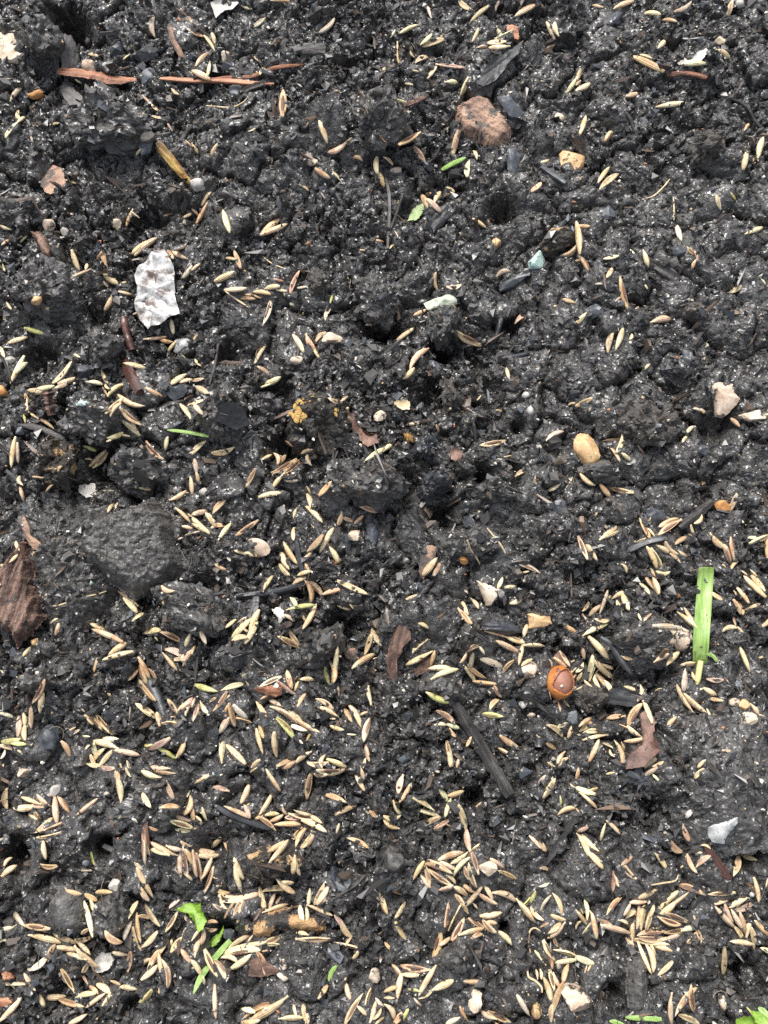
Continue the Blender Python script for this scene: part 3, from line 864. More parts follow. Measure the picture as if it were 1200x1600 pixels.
def slab(name, cat, mk, poly_px, thick, lab, dome=0.35, rough=0.15, jag=0.6, grain=0, n=34, rings=5, bend=None, smooth=True, lift=0.0, sink=0.25,
         group=None, power=2.5, slope=0.35, grooves=0.0, curl=0.0, solid_under=True):
    px = densify(poly_px, n, jag)
    cpx = px.mean(0)
    p0 = hit(cpx[0], cpx[1])
    z0 = p0[2]
    for _ in range(2):
        P = np.array([on_plane(a, b_, z0 + thick * 0.6 + lift) for a, b_ in px])
        a0, a1, b0, b1 = patch(P)
        PX, PY = X[a0:a1, b0:b1], Y[a0:a1, b0:b1]
        ins = inside(P, PX, PY)
        if ins.sum() > 3:
            hh = HS[a0:a1, b0:b1][ins]
            A = np.stack([PX[ins], PY[ins], np.ones(ins.sum())], -1)
            A[:, :2] -= P[:, :2].mean(0)
            co = np.linalg.lstsq(A, hh, rcond=None)[0]
            sx, sy = np.clip(co[:2], -slope, slope)
            z0 = np.percentile(hh, 62)
        else:
            sx = sy = 0
    c = P[:, :2].mean(0)
    L = P[:, :2] - c
    a = math.radians(grain)
    ca, sa = math.cos(a), math.sin(a)
    def zt(xy, s):
        q = s ** power
        u = xy[:, 0] * ca + xy[:, 1] * sa
        v = xy[:, 1] * ca - xy[:, 0] * sa
        z = thick * (1 - dome * q) + rough * 2 * (vnoise(xy[:, 0] + c[0], xy[:, 1] + c[1], 1.7, 31) + 0.6 * vnoise(xy[:, 0], xy[:, 1] + c[1], 0.7, 32))
        if grooves:
            z = z + grooves * 2 * vnoise(u * 0.12 + c[0], v + c[1], 0.55, 33) + grooves * 2 * vnoise(u * 0.15, v + c[1], 1.5, 34)
        if bend:
            z = z + bend(u, v)
        z = z + curl * s ** 3 * (1 + 0.8 * np.sin(np.arctan2(v, u) * 2 + c[0]))
        return z + sx * xy[:, 0] + sy * xy[:, 1]
    V = [np.array([[0, 0, zt(np.zeros((1, 2)), np.zeros(1))[0]]])]
    N = len(L)
    for k in range(1, rings + 1):
        s = (k / rings) ** 0.85
        xy = L * s
        V.append(np.column_stack([xy, zt(xy, np.full(N, s))]))
    under = zt(L, np.ones(N)) - thick * (1 - dome) - max(0.12, thick * 0.35)
    if not solid_under:
        under = zt(L, np.ones(N)) - thick
    V.append(np.column_stack([L * 0.97, under]))
    cz = zt(np.zeros((1, 2)), np.zeros(1))[0]
    V.append(np.array([[0, 0, cz - thick if not solid_under else min(cz - thick, under.mean())]]))
    V = np.concatenate(V)
    F = []
    for j in range(N):
        F.append((0, 1 + j, 1 + (j + 1) % N))
    for k in range(rings):
        b0_, b1_ = 1 + k * N, 1 + (k + 1) * N
        for j in range(N):
            F.append((b0_ + j, b1_ + j, b1_ + (j + 1) % N, b0_ + (j + 1) % N))
    last = 1 + rings * N
    for j in range(N):
        F.append((last + j, len(V) - 1, last + (j + 1) % N))
    if np.cross(L[0], L[1]) < 0:
        F = [t[::-1] for t in F]
    # grain frame
    R = Matrix.Rotation(a, 3, 'Z')
    W = V.copy()
    W[:, 0] = V[:, 0] * ca + V[:, 1] * sa
    W[:, 1] = V[:, 1] * ca - V[:, 0] * sa
    zb = z0 + lift - thick * sink
    me = new_mesh(name, W, F, smooth)
    if smooth and hasattr(me, 'set_sharp_from_angle'):
        me.set_sharp_from_angle(angle=math.radians(48))
    o = add(name, me, M[mk], (c[0], c[1], zb), R, label=lab, cat=cat, group=group)
    dz = sx * (PX - c[0]) + sy * (PY - c[1])
    HS[a0:a1, b0:b1] = np.where(ins, np.maximum(HS[a0:a1, b0:b1], zb + thick * (1 - dome * 0.3) + dz), HS[a0:a1, b0:b1])
    OCC[a0:a1, b0:b1] |= ins
    return o

def T(ox, oy, s):
    v = [float(q) for q in s.split()]
    return [(ox + v[i] / 4, oy + v[i + 1] / 4) for i in range(0, len(v), 2)]

def massif(name, cat, mk, poly_px, thick, lab, steep=1.6, tilt=(0, 0), rough=0.5, grooves=0.0, grain=0, group=None, jag=1.0, edge_px=3, crumb=0.0, smooth=False, occ=True, compact=False, ridges=(), base=82):
    """a solid lump with the outline seen in the picture: steep broken sides, tilted top faces, ragged surface"""
    px = densify(poly_px, 60, jag)
    cpx = px.mean(0)
    z0 = hit(cpx[0], cpx[1])[2]
    for _ in range(2):
        P = np.array([on_plane(a, b_, z0 + thick * 0.35) for a, b_ in px])
        a0, a1, b0, b1 = patch(P)
        PX, PY = X[a0:a1, b0:b1], Y[a0:a1, b0:b1]
        ins = inside(P, PX, PY)
        z0 = np.percentile(HS[a0:a1, b0:b1][ins], base)
    c = P[:, :2].mean(0)
    dist = np.full(PX.shape, 1e9)
    for i in range(len(P)):
        p, q = P[i, :2], P[(i + 1) % len(P), :2]
        e = q - p
        t = np.clip(((PX - p[0]) * e[0] + (PY - p[1]) * e[1]) / max(1e-9, e @ e), 0, 1)
        dist = np.minimum(dist, np.hypot(PX - p[0] - t * e[0], PY - p[1] - t * e[1]))
    dist = np.where(ins, dist, -dist)
    lx, ly = PX - c[0], PY - c[1]
    a = math.radians(grain)
    ca, sa = math.cos(a), math.sin(a)
    u, v = lx * ca + ly * sa, ly * ca - lx * sa
    top = thick + tilt[0] * lx + tilt[1] * ly
    for (rx_, ry_, rz_) in ridges:
        top = np.minimum(top, rz_ + rx_ * lx + ry_ * ly)
    side = steep * dist * (1 + 0.5 * vnoise(PX, PY, 4, 61)) - 0.8
    k = 0.6
    z = -k * np.log(np.exp(-np.minimum(top, 40) / k) + np.exp(-np.clip(side, -20, 40) / k))
    f1, f2, wv = worley(PX + 0.8 * vnoise(PX, PY, 1.5, 62), PY + 0.8 * vnoise(PX, PY, 1.5, 63), 2.3, 64)
    z = z + rough * (1.6 * vnoise(PX, PY, 3.4, 65) + 0.9 * (0.25 - np.abs(vnoise(PX, PY, 1.5, 66))) * 2 + 0.7 * vnoise(PX, PY, 0.6, 67)) + crumb * (np.minimum(1, (f2 - f1) / 0.4) - 1 + 0.9 * (wv - 0.5))
    if grooves:
        z = z + grooves * (2 * vnoise(u * 0.08 + c[0], v + c[1], 0.6, 33) + 2 * vnoise(u * 0.1, v + c[1], 1.6, 34) + 0.7 * vnoise(u * 0.3, v, 0.5, 35))
    use = dist > -STEP * 1.5
    z = np.where(use & (dist < 0), -1.0, z)
    z = np.maximum(z, -1.0)
    iv = -np.ones(PX.shape, int)
    iv[use] = np.arange(use.sum())
    q4 = np.stack([iv[:-1, :-1], iv[1:, :-1], iv[1:, 1:], iv[:-1, 1:]], -1).reshape(-1, 4)
    q4 = q4[(q4 >= 0).all(1)]
    n = int(use.sum())
    jit_ = rng.uniform(-0.1, 0.1, (n, 2))
    V = np.column_stack([u[use] + jit_[:, 0], v[use] + jit_[:, 1], z[use]])
    W = V.copy()
    W[:, 2] = -1.3
    tri = np.where(rng.random(len(q4))[:, None] < 0.5, q4[:, [0, 1, 2, 0, 2, 3]], q4[:, [1, 2, 3, 1, 3, 0]]).reshape(-1, 3)
    under = q4[::7][:, [2, 1, 0]] + n
    me = new_mesh(name, np.concatenate([V, W]), np.concatenate([tri, (tri[:, ::-1] + n)]), smooth)
    o = add(name, me, M[mk], (c[0], c[1], z0), Matrix.Rotation(a, 3, 'Z'), label=lab, cat=cat, group=group)
    HS[a0:a1, b0:b1] = np.maximum(HS[a0:a1, b0:b1], np.where(ins, z + z0, -99))
    if occ:
        OCC[a0:a1, b0:b1] |= dist > 1.0
    if compact:
        COMPACT[a0:a1, b0:b1] |= ins
    return o

# the two large lumps at the left
massif('soil_clod', 'clod', 'clod', [(38, 800), (80, 775), (130, 788), (185, 788), (200, 850), (190, 925), (160, 968), (110, 985), (65, 962), (45, 905), (33, 845)], 5.5,
       'large rounded soil clod between the reddish bark and the big dark stone', steep=1.1, rough=1.0, crumb=0.5, base=60, occ=False, compact=True, group='loose clods of soil', jag=2.0)
massif('stone', 'stone', 'dark_stone', [(114, 850), (148, 806), (190, 790), (236, 771), (262, 800), (274, 850), (288, 880), (255, 915), (205, 933), (168, 905), (130, 880)], 7.2,
       'big dark angular stone lying against the large soil clod', steep=3.0, tilt=(0.08, 0.14), rough=0.8, crumb=0.35, jag=1.4, ridges=((-0.32, 0.05, 8.0), (0.05, 0.42, 8.0)))
massif('stone', 'stone', 'dark_stone', [(66, 1405), (84, 1388), (108, 1386), (124, 1398), (130, 1420), (132, 1448), (112, 1462), (88, 1460), (72, 1440)], 2.4,
       'flat dark stone disc in the lower left', steep=1.6, tilt=(-0.03, 0.08), rough=0.16, jag=0.5)
massif('stone', 'stone', 'dark_stone', [(986, 1502), (1002, 1497), (1014, 1508), (1017, 1540), (1014, 1580), (1000, 1592), (988, 1580), (983, 1540)], 2.2,
       'dark slate stone standing at the bottom', steep=1.8, tilt=(0.25, 0.02), rough=0.25, grooves=0.12, grain=85, jag=0.6)
massif('soil_clod', 'clod', 'clod', [(1052, 1200), (1062, 1150), (1095, 1118), (1150, 1115), (1210, 1120), (1215, 1330), (1170, 1335), (1110, 1338), (1070, 1310), (1048, 1250)], 4.2,
       'big smooth soil clod under the translucent shard', steep=0.55, tilt=(0.0, 0.05), rough=0.45, crumb=0.22, base=40, occ=False, compact=True, group='loose clods of soil', jag=3.0)

def fold(u, v):
    return 2.0 * np.abs(np.mod((u * 0.75 + v * 0.5) / 4.2 + 0.2, 1) - 0.5) * 2 - 0.5 + 0.7 * np.exp(-((u + 0.3 * v + 1.0) / 0.8) ** 2)
S = slab
foil = [(246, 384), (254, 383), (262, 396), (270, 414), (273, 440), (273, 460), (282, 492), (262, 504), (240, 515), (236, 522), (222, 506), (214, 488), (213, 470), (217, 452), (210, 430), (224, 408)]
S('foil_scrap', 'foil', 'foil', foil, 0.2, 'crumpled silvery white foil scrap with flaking spots', dome=0, rough=0.07, jag=0.15, n=70, rings=14, bend=fold, lift=2.2, grain=35, solid_under=False, slope=0.15)
massif('bark_chunk', 'bark', 'bark_pink', [(714, 160), (738, 150), (752, 147), (766, 152), (778, 168), (792, 180), (800, 198), (797, 212), (782, 224), (768, 222), (745, 214), (722, 206), (712, 186)], 2.4,
       'large pinkish-brown bark chunk with a rough face', steep=2.2, tilt=(0.05, 0.1), rough=0.4, grooves=0.15, grain=-40, jag=1.0)
massif('bark_chunk', 'bark', 'bark_red', [(-20, 905), (4, 880), (20, 856), (38, 836), (45, 866), (52, 925), (65, 962), (44, 984), (22, 1007), (8, 985), (-16, 970)], 3.4,
       'large fibrous reddish bark piece cut by the left edge', steep=3.5, tilt=(-0.15, 0.03), rough=0.35, grooves=0.42, grain=74, jag=2.4, base=70, ridges=((-0.55, 0.05, 4.6), (0.35, 0.0, 4.8)))
massif('bark_chunk', 'bark', 'bark_tan', [(393, 1460), (400, 1432), (425, 1424), (470, 1418), (482, 1430), (505, 1434), (509, 1458), (480, 1459), (440, 1453), (418, 1466), (404, 1468)], 2.4,
       'tan and black bark piece near the bottom', steep=2.0, rough=0.28, grooves=0.3, grain=8, jag=0.8)
S('paper_scrap', 'paper', 'paper', [(329, 4), (348, 3), (366, 1), (374, 9), (364, 17), (351, 17), (336, 23)], 0.3, 'small white paper scrap at the top edge', dome=0, rough=0.2, jag=0.3, lift=0.5, curl=0.4, solid_under=False)
S('leaf_flake', 'leaf', 'leaf_dark', [(745, 135), (755, 110), (770, 95), (800, 75), (818, 60), (812, 80), (795, 100), (775, 125), (755, 137)], 0.8, 'dark shiny decayed leaf flake above the bark chunk',
  dome=0.3, rough=0.3, grain=42, n=50, rings=8, grooves=0.12, curl=0.5, slope=0.5, lift=0.5)
S('charcoal_flake', 'charcoal', 'flake', [(775, 155), (795, 152), (818, 172), (815, 180), (795, 178)], 0.9, 'flat dark grey flake tucked behind the bark chunk', grain=-20)
S('charcoal_flake', 'charcoal', 'flake', [(793, 235), (805, 233), (812, 242), (814, 262), (803, 272), (795, 270), (792, 250)], 1.2, 'blue-grey charcoal chip below the bark chunk', grain=-80, grooves=0.15)
S('bark_flake', 'bark', 'bark_pink', [(55, 273), (78, 254), (97, 262), (105, 290), (102, 302), (80, 306), (70, 300)], 1.0, 'pinkish-grey flat bark flake at the upper left', dome=0.15, rough=0.15, grain=30, slope=0.5)
S('wood_chip', 'wood chip', 'wood_grey', [(97, 68), (116, 63), (122, 80), (121, 108), (97, 112), (95, 85)], 1.8, 'weathered grey wood chip standing above the reddish splinter', grain=88, grooves=0.22, rings=8, n=44, slope=0.6)
S('wood_chip', 'wood chip', 'wood_grey', [(90, 130), (103, 124), (135, 155), (132, 175), (118, 180), (98, 150)], 1.2, 'grey-brown wood chip slanting below the reddish splinter', grain=-45, grooves=0.18, rings=8, n=44)
S('wood_chip', 'wood chip', 'wood_grey', [(452, 74), (472, 67), (508, 67), (508, 79), (472, 81), (453, 81)], 1.2, 'square-ended grey wood chip in the upper middle', grain=2, grooves=0.2, rings=6)
S('wood_bit', 'wood chip', 'bark_red', [(41, 352), (60, 355), (72, 372), (79, 390), (75, 400), (66, 398), (55, 378)], 2.6, 'reddish-brown broken wood bit at the left', grain=-55, grooves=0.25, dome=0.6, rings=8, n=44)
S('charcoal_chip', 'charcoal', 'char', [(780, 440), (803, 430), (825, 423), (828, 430), (805, 446), (783, 450)], 1.6, 'ribbed black charcoal chip beside the turquoise chip', grain=22, grooves=0.3, rings=8, n=44)
S('slate_flake', 'slate', 'flake', [(247, 605), (258, 600), (270, 604), (285, 601), (293, 607), (286, 616), (270, 625), (262, 618)], 0.8, 'blue-grey jagged slate flake right of the dark red twig', dome=0.15, rough=0.1)
S('bark_strip', 'bark', 'bark_pink', [(25, 812), (38, 803), (46, 825), (50, 843), (70, 852), (72, 862), (50, 858), (38, 838)], 0.9, 'thin ragged bark strip above the large reddish bark piece', grain=-50, grooves=0.15)
S('brown_leaf', 'leaf', 'leaf_brown', [(539, 645), (552, 646), (562, 668), (575, 680), (588, 678), (592, 694), (575, 702), (560, 690), (547, 668)], 0.9, 'curled brown leaf bit right of the yellow spotted clod', grain=-50, curl=0.9, rough=0.3, rings=8, n=50, lift=0.5, grooves=0.12)
S('brown_leaf', 'leaf', 'leaf_brown', [(703, 705), (712, 699), (728, 712), (722, 722), (715, 727), (705, 718)], 0.7, 'small reddish leaf bit in the middle', curl=0.7, rough=0.3, lift=0.4)
S('bark_flake', 'bark', 'bark_pink', [(655, 880), (660, 862), (670, 852), (681, 857), (679, 880), (670, 890), (662, 905), (656, 895)], 1.2, 'pinkish bark flake with two seeds on it', grain=65, rough=0.3)
S('bark_strip', 'bark', 'bark_red', [(602, 1030), (615, 990), (625, 973), (638, 971), (640, 984), (642, 998), (631, 1005), (629, 1018), (619, 1035), (621, 1075), (611, 1070)], 1.4, 'reddish bark strip with ragged edges in the middle',
  grain=70, grooves=0.2, rings=8, n=60)
S('bark_flake', 'bark', 'bark_red', [(643, 1047), (660, 1030), (678, 1024), (684, 1034), (668, 1051), (650, 1056)], 0.8, 'smooth brown wood flake right of the reddish bark strip', grain=35)
S('wood_chip', 'wood chip', 'tan_stone', [(825, 958), (836, 959), (845, 963), (858, 960), (862, 975), (845, 980), (828, 981)], 1.6, 'pale tan wood chip right of the charcoal block', grain=-5, grooves=0.1)
S('charcoal_block', 'charcoal', 'char', [(749, 978), (770, 970), (800, 969), (820, 986), (790, 992), (755, 985)], 2.4, 'blackened charcoal block in the middle right', grain=-3, grooves=0.3, rings=8, n=50)
S('brown_leaf', 'leaf', 'leaf_brown', [(1003, 1115), (1018, 1106), (1025, 1130), (1019, 1150), (1026, 1172), (1002, 1198), (976, 1202), (981, 1180), (1000, 1163), (1008, 1140)], 0.6,
  'reddish-brown curled leaf below the heap of pale seeds', grain=60, curl=1.0, rough=0.3, rings=9, n=60, lift=0.8, solid_under=False)
S('leaf_flake', 'leaf', 'leaf_dark', [(938, 1090), (955, 1075), (985, 1075), (1000, 1085), (996, 1105), (970, 1102), (945, 1098)], 0.7, 'flat black decayed leaf right of the orange nutshell', grain=-10, curl=0.4, rings=8, n=50, lift=0.4, grooves=0.12)
S('stone', 'stone', 'cream_stone', [(745, 907), (760, 912), (775, 920), (778, 935), (768, 945), (762, 944), (755, 930)], 2.0, 'cream angular stone in the middle right', dome=0.35, rough=0.1, smooth=True)
S('stone', 'stone', 'pink_stone', [(1110, 599), (1130, 596), (1146, 600), (1150, 611), (1161, 620), (1152, 632), (1141, 643), (1126, 643), (1124, 628), (1118, 612)], 2.2, 'pinkish-white angular stone near the right edge',
  dome=0.4, rough=0.2)
S('stone_shard', 'stone', 'white_stone', [(122, 759), (146, 753), (151, 775), (136, 778), (125, 770)], 0.9, 'small white-green stone shard above the large soil clod', dome=0.2, rough=0.08)
S('glass_shard', 'shard', 'glass_stone', T(900, 1200, '835 370 880 350 940 330 1000 305 1005 345 965 400 945 430 940 475 870 470 835 430'), 1.2, 'translucent pale grey shard on the big smooth clod', dome=0.3, rough=0.25, n=40)
S('slate_flake', 'slate', 'grey_stone', T(300, 1200, '895 710 975 750 965 775 915 770'), 0.8, 'small angular blue-grey shard beside the dark slate chip', dome=0.2, rough=0.05)
S('paper_scrap', 'paper', 'paper', [(1081, 91), (1090, 82), (1103, 77), (1105, 85), (1095, 96), (1083, 97)], 0.5, 'small white chip above the reddish stick', curl=0.3, lift=0.3)
S('red_chip', 'chip', 'wood_red', [(792, 39), (810, 41), (811, 60), (797, 59), (791, 50)], 0.8, 'small square red chip at the top', dome=0.1, rough=0.1)
S('small_leaf', 'leaf', 'leaf_pale', [(638, 345), (640, 335), (647, 326), (660, 320), (662, 331), (653, 345)], 0.35, 'small pale green leaf right of the thin grey twigs', dome=0.1, curl=0.3, lift=0.7, solid_under=False, bend=lambda u, v: 0.25 * np.abs(v))
S('husk_ring', 'husk', 'amber', [(629, 677), (640, 675), (646, 682), (646, 689), (636, 690)], 0.9, 'small orange husk ring left of the bluish charcoal lump', dome=0.5, lift=0.3)
S('husk_flake', 'husk', 'root', [(614, 629), (628, 625), (640, 627), (640, 640), (627, 640)], 0.35, 'thin tan flake right of the curled brown leaf', curl=0.3, lift=0.4, solid_under=False)
S('wood_chip', 'wood chip', 'bark_red', [(388, 1500), (405, 1495), (436, 1513), (436, 1520), (402, 1528), (388, 1527)], 1.0, 'reddish wood chip below the tan bark piece', grain=5, grooves=0.12)
S('wood_chip', 'wood chip', 'wood_red', [(2, 1521), (12, 1517), (20, 1530), (8, 1532)], 1.2, 'small orange-brown chip with a black end at the lower left', grain=-20)
S('wood_chip', 'wood chip', 'wood_red', [(-8, 1562), (12, 1559), (21, 1565), (8, 1573), (-8, 1574)], 1.0, 'dark orange wood chip cut by the left edge near the bottom', grain=10)
S('cracked_skin', 'crust', 'leaf_dark', [(338, 660), (345, 640), (360, 632), (378, 635), (389, 655), (366, 668), (350, 664)], 0.5, 'smooth black crust plate on the round cracked clod', curl=0.2, lift=0.2, dome=0.2, slope=0.8)
S('shell_ring', 'shell', 'white_stone', T(0, 1300, '600 790 640 750 700 755 722 790 700 840 640 875 605 870 598 830'), 0.9, 'broken cream snail shell ring in the lower left', dome=-0.9, rough=0.25, n=36, power=3, rings=7, lift=0.2)
S('white_crumb', 'crumb', 'paper', T(300, 900, '500 210 540 195 575 215 580 260 545 295 530 255'), 0.8, 'small white torn crumb below the flat greenish seed', rough=0.4, jag=0.8, n=30)
S('bark_crumb', 'bark', 'wood_red', T(300, 900, '385 700 470 690 500 680 560 695 565 735 520 755 470 745 420 725'), 1.8, 'orange-brown bark crumb among the seeds in the lower left', rough=0.4, grain=5)
S('leaf_flake', 'leaf', 'leaf_dark', T(600, 300, '290 170 340 100 410 80 430 130 380 190 310 245'), 1.0, 'dark grey leaf flake right of the small pale leaf', grain=45, grooves=0.15, rough=0.2)
S('bark_flake', 'bark', 'twig_dark', T(900, 300, '440 390 530 440 620 420 640 470 600 480 660 530 630 570 540 500 480 450'), 0.9, 'dark flaky wood piece right of a lone upright seed', grain=-30, grooves=0.2, rough=0.3)
S('husk_flake', 'husk', 'leaf_brown', T(600, 900, '1060 500 1100 465 1160 555 1130 575'), 0.6, 'pinkish open husk above the orange nutshell', grain=-60, grooves=0.1, lift=0.4)

# ------------------------------------------------------------------ sticks, twigs, blades and roots
def stick(name, cat, mk, pts, r_px, lab, flat=1.0, taper=(0.7, 0.75), knob=0.12, lift=0.35, group=None, sides=9, keel=0.0, embed=0.0, resample=14, parent=None, sharp=False):
    pts = [np.array(p, float) for p in pts]
    cum = [0]
    for a, b_ in zip(pts, pts[1:]):
        cum.append(cum[-1] + np.linalg.norm(b_ - a))
    ts = np.linspace(0, cum[-1], resample)
    px = []
    for t in ts:
        k = max(i for i in range(len(cum) - 1) if cum[i] <= t + 1e-9)
        f = (t - cum[k]) / (cum[k + 1] - cum[k])
        p_, q_ = pts[max(0, k - 1)], pts[min(len(pts) - 1, k + 2)]
        a, b_ = pts[k], pts[k + 1]
        m0, m1 = (b_ - p_) * 0.5, (q_ - a) * 0.5
        if k == 0: m0 = b_ - a
        if k == len(pts) - 2: m1 = b_ - a
        px.append((2 * f ** 3 - 3 * f ** 2 + 1) * a + (f ** 3 - 2 * f ** 2 + f) * m0 + (-2 * f ** 3 + 3 * f ** 2) * b_ + (f ** 3 - f ** 2) * m1)
    px = np.array(px)
    zz = np.array([hit(a, b_)[2] for a, b_ in px])
    # a stiff thing: smooth the support heights, resting near the high points
    tt = np.linspace(-1, 1, resample)
    deg = 1 if cum[-1] < 140 else 3
    co = np.polyfit(tt, zz, deg)
    zf = np.polyval(co, tt)
    res = zz - zf
    zf = zf + np.percentile(res, 70) - embed
    P = []
    R = []
    for (a, b_), z in zip(px, zf):
        r = r_px * mmpx(b_)
        P.append(on_plane(a, b_, z + r * lift))
        R.append(r)
    P = np.array(P)
    R = np.array(R)
    org = P.mean(0)
    ax = P[-1] - P[0]
    ang = math.atan2(ax[1], ax[0])
    V = []
    ph = rng.uniform(0, 6.28)
    lob = rng.normal(0, knob, sides)
    for i in range(resample):
        t = tt[i]
        tan = P[min(i + 1, resample - 1)] - P[max(i - 1, 0)]
        tan = tan / np.linalg.norm(tan)
        side = np.cross([0, 0, 1.0], tan)
        side /= max(1e-6, np.linalg.norm(side))
        up = np.cross(tan, side)
        e = 1.0
        u = i / (resample - 1)
        if taper[0] < 1: e *= 1 - (1 - taper[0]) * (1 - min(1, u / 0.3)) ** 2
        if taper[1] < 1: e *= 1 - (1 - taper[1]) * (1 - min(1, (1 - u) / 0.3)) ** 2
        e *= 1 + rng.normal(0, knob * 0.35)
        for k in range(sides):
            a = 2 * math.pi * k / sides
            rr = R[i] * e * (1 + lob[k] + rng.normal(0, knob * 0.3))
            cs, sn = math.cos(a), math.sin(a)
            z = sn * flat
            if keel:
                z += keel * abs(cs)
            V.append(P[i] - org + side * rr * cs + up * rr * z)
    n = sides
    F = []
    for i in range(resample - 1):
        for k in range(n):
            F.append((i * n + k, i * n + (k + 1) % n, (i + 1) * n + (k + 1) % n, (i + 1) * n + k))
    F.append(tuple(range(n))[::-1])
    F.append(tuple((resample - 1) * n + k for k in range(n)))
    V = np.array(V)
    F = [f[::-1] for f in F]
    ca, sa = math.cos(ang), math.sin(ang)
    W = V.copy()
    W[:, 0] = V[:, 0] * ca + V[:, 1] * sa
    W[:, 1] = V[:, 1] * ca - V[:, 0] * sa
    sharp = sharp or mk in ('wood_red', 'bark_red', 'bark_pink', 'wood_grey')
    me = new_mesh(name, W, F, not sharp)
    if not sharp and hasattr(me, 'set_sharp_from_angle'):
        me.set_sharp_from_angle(angle=math.radians(55))
    o = add(name, me, M[mk], org, Matrix.Rotation(ang, 3, 'Z'), label=lab, cat=cat, group=group)
    if parent is not None:
        o.parent = parent
        o.matrix_parent_inverse = parent.matrix_world.inverted()
    for i in range(resample * 3):
        u = i / (resample * 3 - 1) * (resample - 1)
        k = min(int(u), resample - 2)
        p = P[k] + (P[k + 1] - P[k]) * (u - k)
        r = R[k] * 0.9
        a0, b0 = hidx(p[0] - r, p[1] - r)
        a1, b1 = hidx(p[0] + r, p[1] + r)
        HS[a0:a1 + 1, b0:b1 + 1] = np.maximum(HS[a0:a1 + 1, b0:b1 + 1], p[2] + r * 0.6 * flat)
        OCC[a0:a1 + 1, b0:b1 + 1] = True
    return o
K = stick
K('wood_splinter', 'splinter', 'wood_red', [(90, 112), (140, 117), (175, 126), (213, 124)], 6, 'thick reddish wood splinter at the upper left', flat=0.6, taper=(0.7, 0.3), knob=0.24, sides=7, resample=26, lift=1.3)
K('wood_splinter', 'splinter', 'wood_red', [(250, 123), (300, 127), (330, 126), (395, 131), (428, 131)], 3.6, 'thin reddish splinter right of the thick one', flat=0.6, taper=(0.6, 0.3), knob=0.28, sides=6, resample=26, lift=1.5)
K('wood_splinter', 'splinter', 'wood_red', [(325, 124), (360, 121), (395, 119), (430, 106), (474, 101)], 2.8, 'thin curved tan splinter rising over the thin reddish one', taper=(0.4, 0.5))
K('bark_root', 'root', 'clod_grey', [(371, 156), (385, 140), (412, 130)], 5, 'pale crusted root bit under the thin reddish splinter', knob=0.3)
S('straw', 'straw', 'amber', [(245, 228), (250, 224), (258, 230), (270, 242), (286, 262), (300, 280), (297, 284), (284, 275), (268, 261), (247, 238)], 0.9, 'glossy amber piece of straw at the upper left', grain=-46, grooves=0.12, dome=0.5, rings=7, n=50, lift=0.6, jag=0.3)
K('wood_splinter', 'splinter', 'wood_red', [(1042, 117), (1075, 115), (1110, 123)], 4.6, 'reddish stick at the upper right', flat=0.8)
K('twig', 'twig', 'twig', [(193, 495), (198, 520), (207, 548)], 7, 'dark red glossy twig below the foil scrap', lift=0.5, taper=(0.6, 0.9))
K('twig', 'twig', 'twig', [(195, 562), (203, 582), (219, 614)], 8, 'dark red twig stub left of the slate flake', taper=(0.6, 0.9))
K('twig', 'twig', 'twig_dark', [(603, 278), (608, 320), (605, 389)], 3.2, 'thin straight grey twig in the upper middle', lift=0.8)
K('twig', 'twig', 'twig_dark', [(632, 296), (619, 335), (609, 362)], 2.6, 'short thin grey twig touching the straight grey twig', lift=0.8, taper=(0.3, 0.6))
K('root_thread', 'root', 'twig_dark', [(660, 262), (682, 242), (692, 210)], 2, 'dark curved root thread left of the green grass snippet', taper=(0.4, 0.4))
K('stick', 'stick', 'twig_dark', [(711, 1098), (735, 1140), (766, 1190), (798, 1244)], 9.5, 'long dark weathered stick in the lower middle', lift=0.6, knob=0.2, sides=14, resample=30, taper=(0.6, 0.8))
K('charcoal_stick', 'charcoal', 'char', [(463, 844), (468, 870), (473, 894)], 5, 'short upright charcoal stick between seeds', sides=6, lift=0.6)
K('charcoal_stick', 'charcoal', 'char', [(369, 932), (410, 928), (445, 922), (477, 911)], 6.5, 'charcoal stick lying level below the upright one', sides=7, lift=0.6, resample=18)
K('charcoal_stick', 'charcoal', 'char', [(401, 933), (399, 950), (395, 968)], 7, 'short charcoal stub forking down from the level stick', sides=7, knob=0.2)
K('charcoal_stick', 'charcoal', 'char', [(335, 1258), (360, 1273), (400, 1288), (421, 1294)], 5, 'black charcoal stick running into the seed cluster', taper=(0.4, 0.8), lift=0.6)
K('charcoal_stick', 'charcoal', 'char', [(983, 861), (1010, 848), (1036, 842)], 6, 'short charcoal stick between seeds at the right', sides=6, lift=0.6)
K('charcoal_stick', 'charcoal', 'twig_dark', [(1062, 826), (1085, 808), (1112, 784)], 8, 'dull dark stick left of the orange-brown pebble', knob=0.2)
K('charcoal_stick', 'charcoal', 'char', [(938, 996), (955, 1008), (970, 1032), (986, 1053)], 5, 'curved black stick right of the orange nutshell', taper=(0.5, 0.5))
K('black_seed', 'seed', 'leaf_dark', [(983, 1400), (972, 1424), (960, 1453)], 6.2, 'long black seed among the pale seeds at the lower right', taper=(0.15, 0.2), lift=1.0, flat=0.8, knob=0.05)
K('charcoal_stick', 'charcoal', 'char', [(233, 1060), (245, 1085), (258, 1119)], 9, 'blunt grey-black charcoal stick at the lower left', knob=0.15)
K('twig', 'twig', 'twig_dark', [(899, 1277), (875, 1312), (853, 1350)], 5, 'dark bent twig right of the dense seed pile', knob=0.2, taper=(0.5, 0.4))
K('twig', 'twig', 'twig', [(1104, 1322), (1120, 1346), (1141, 1373)], 5.5, 'reddish brown twig below the translucent shard', knob=0.2, taper=(0.6, 0.7), flat=0.7)
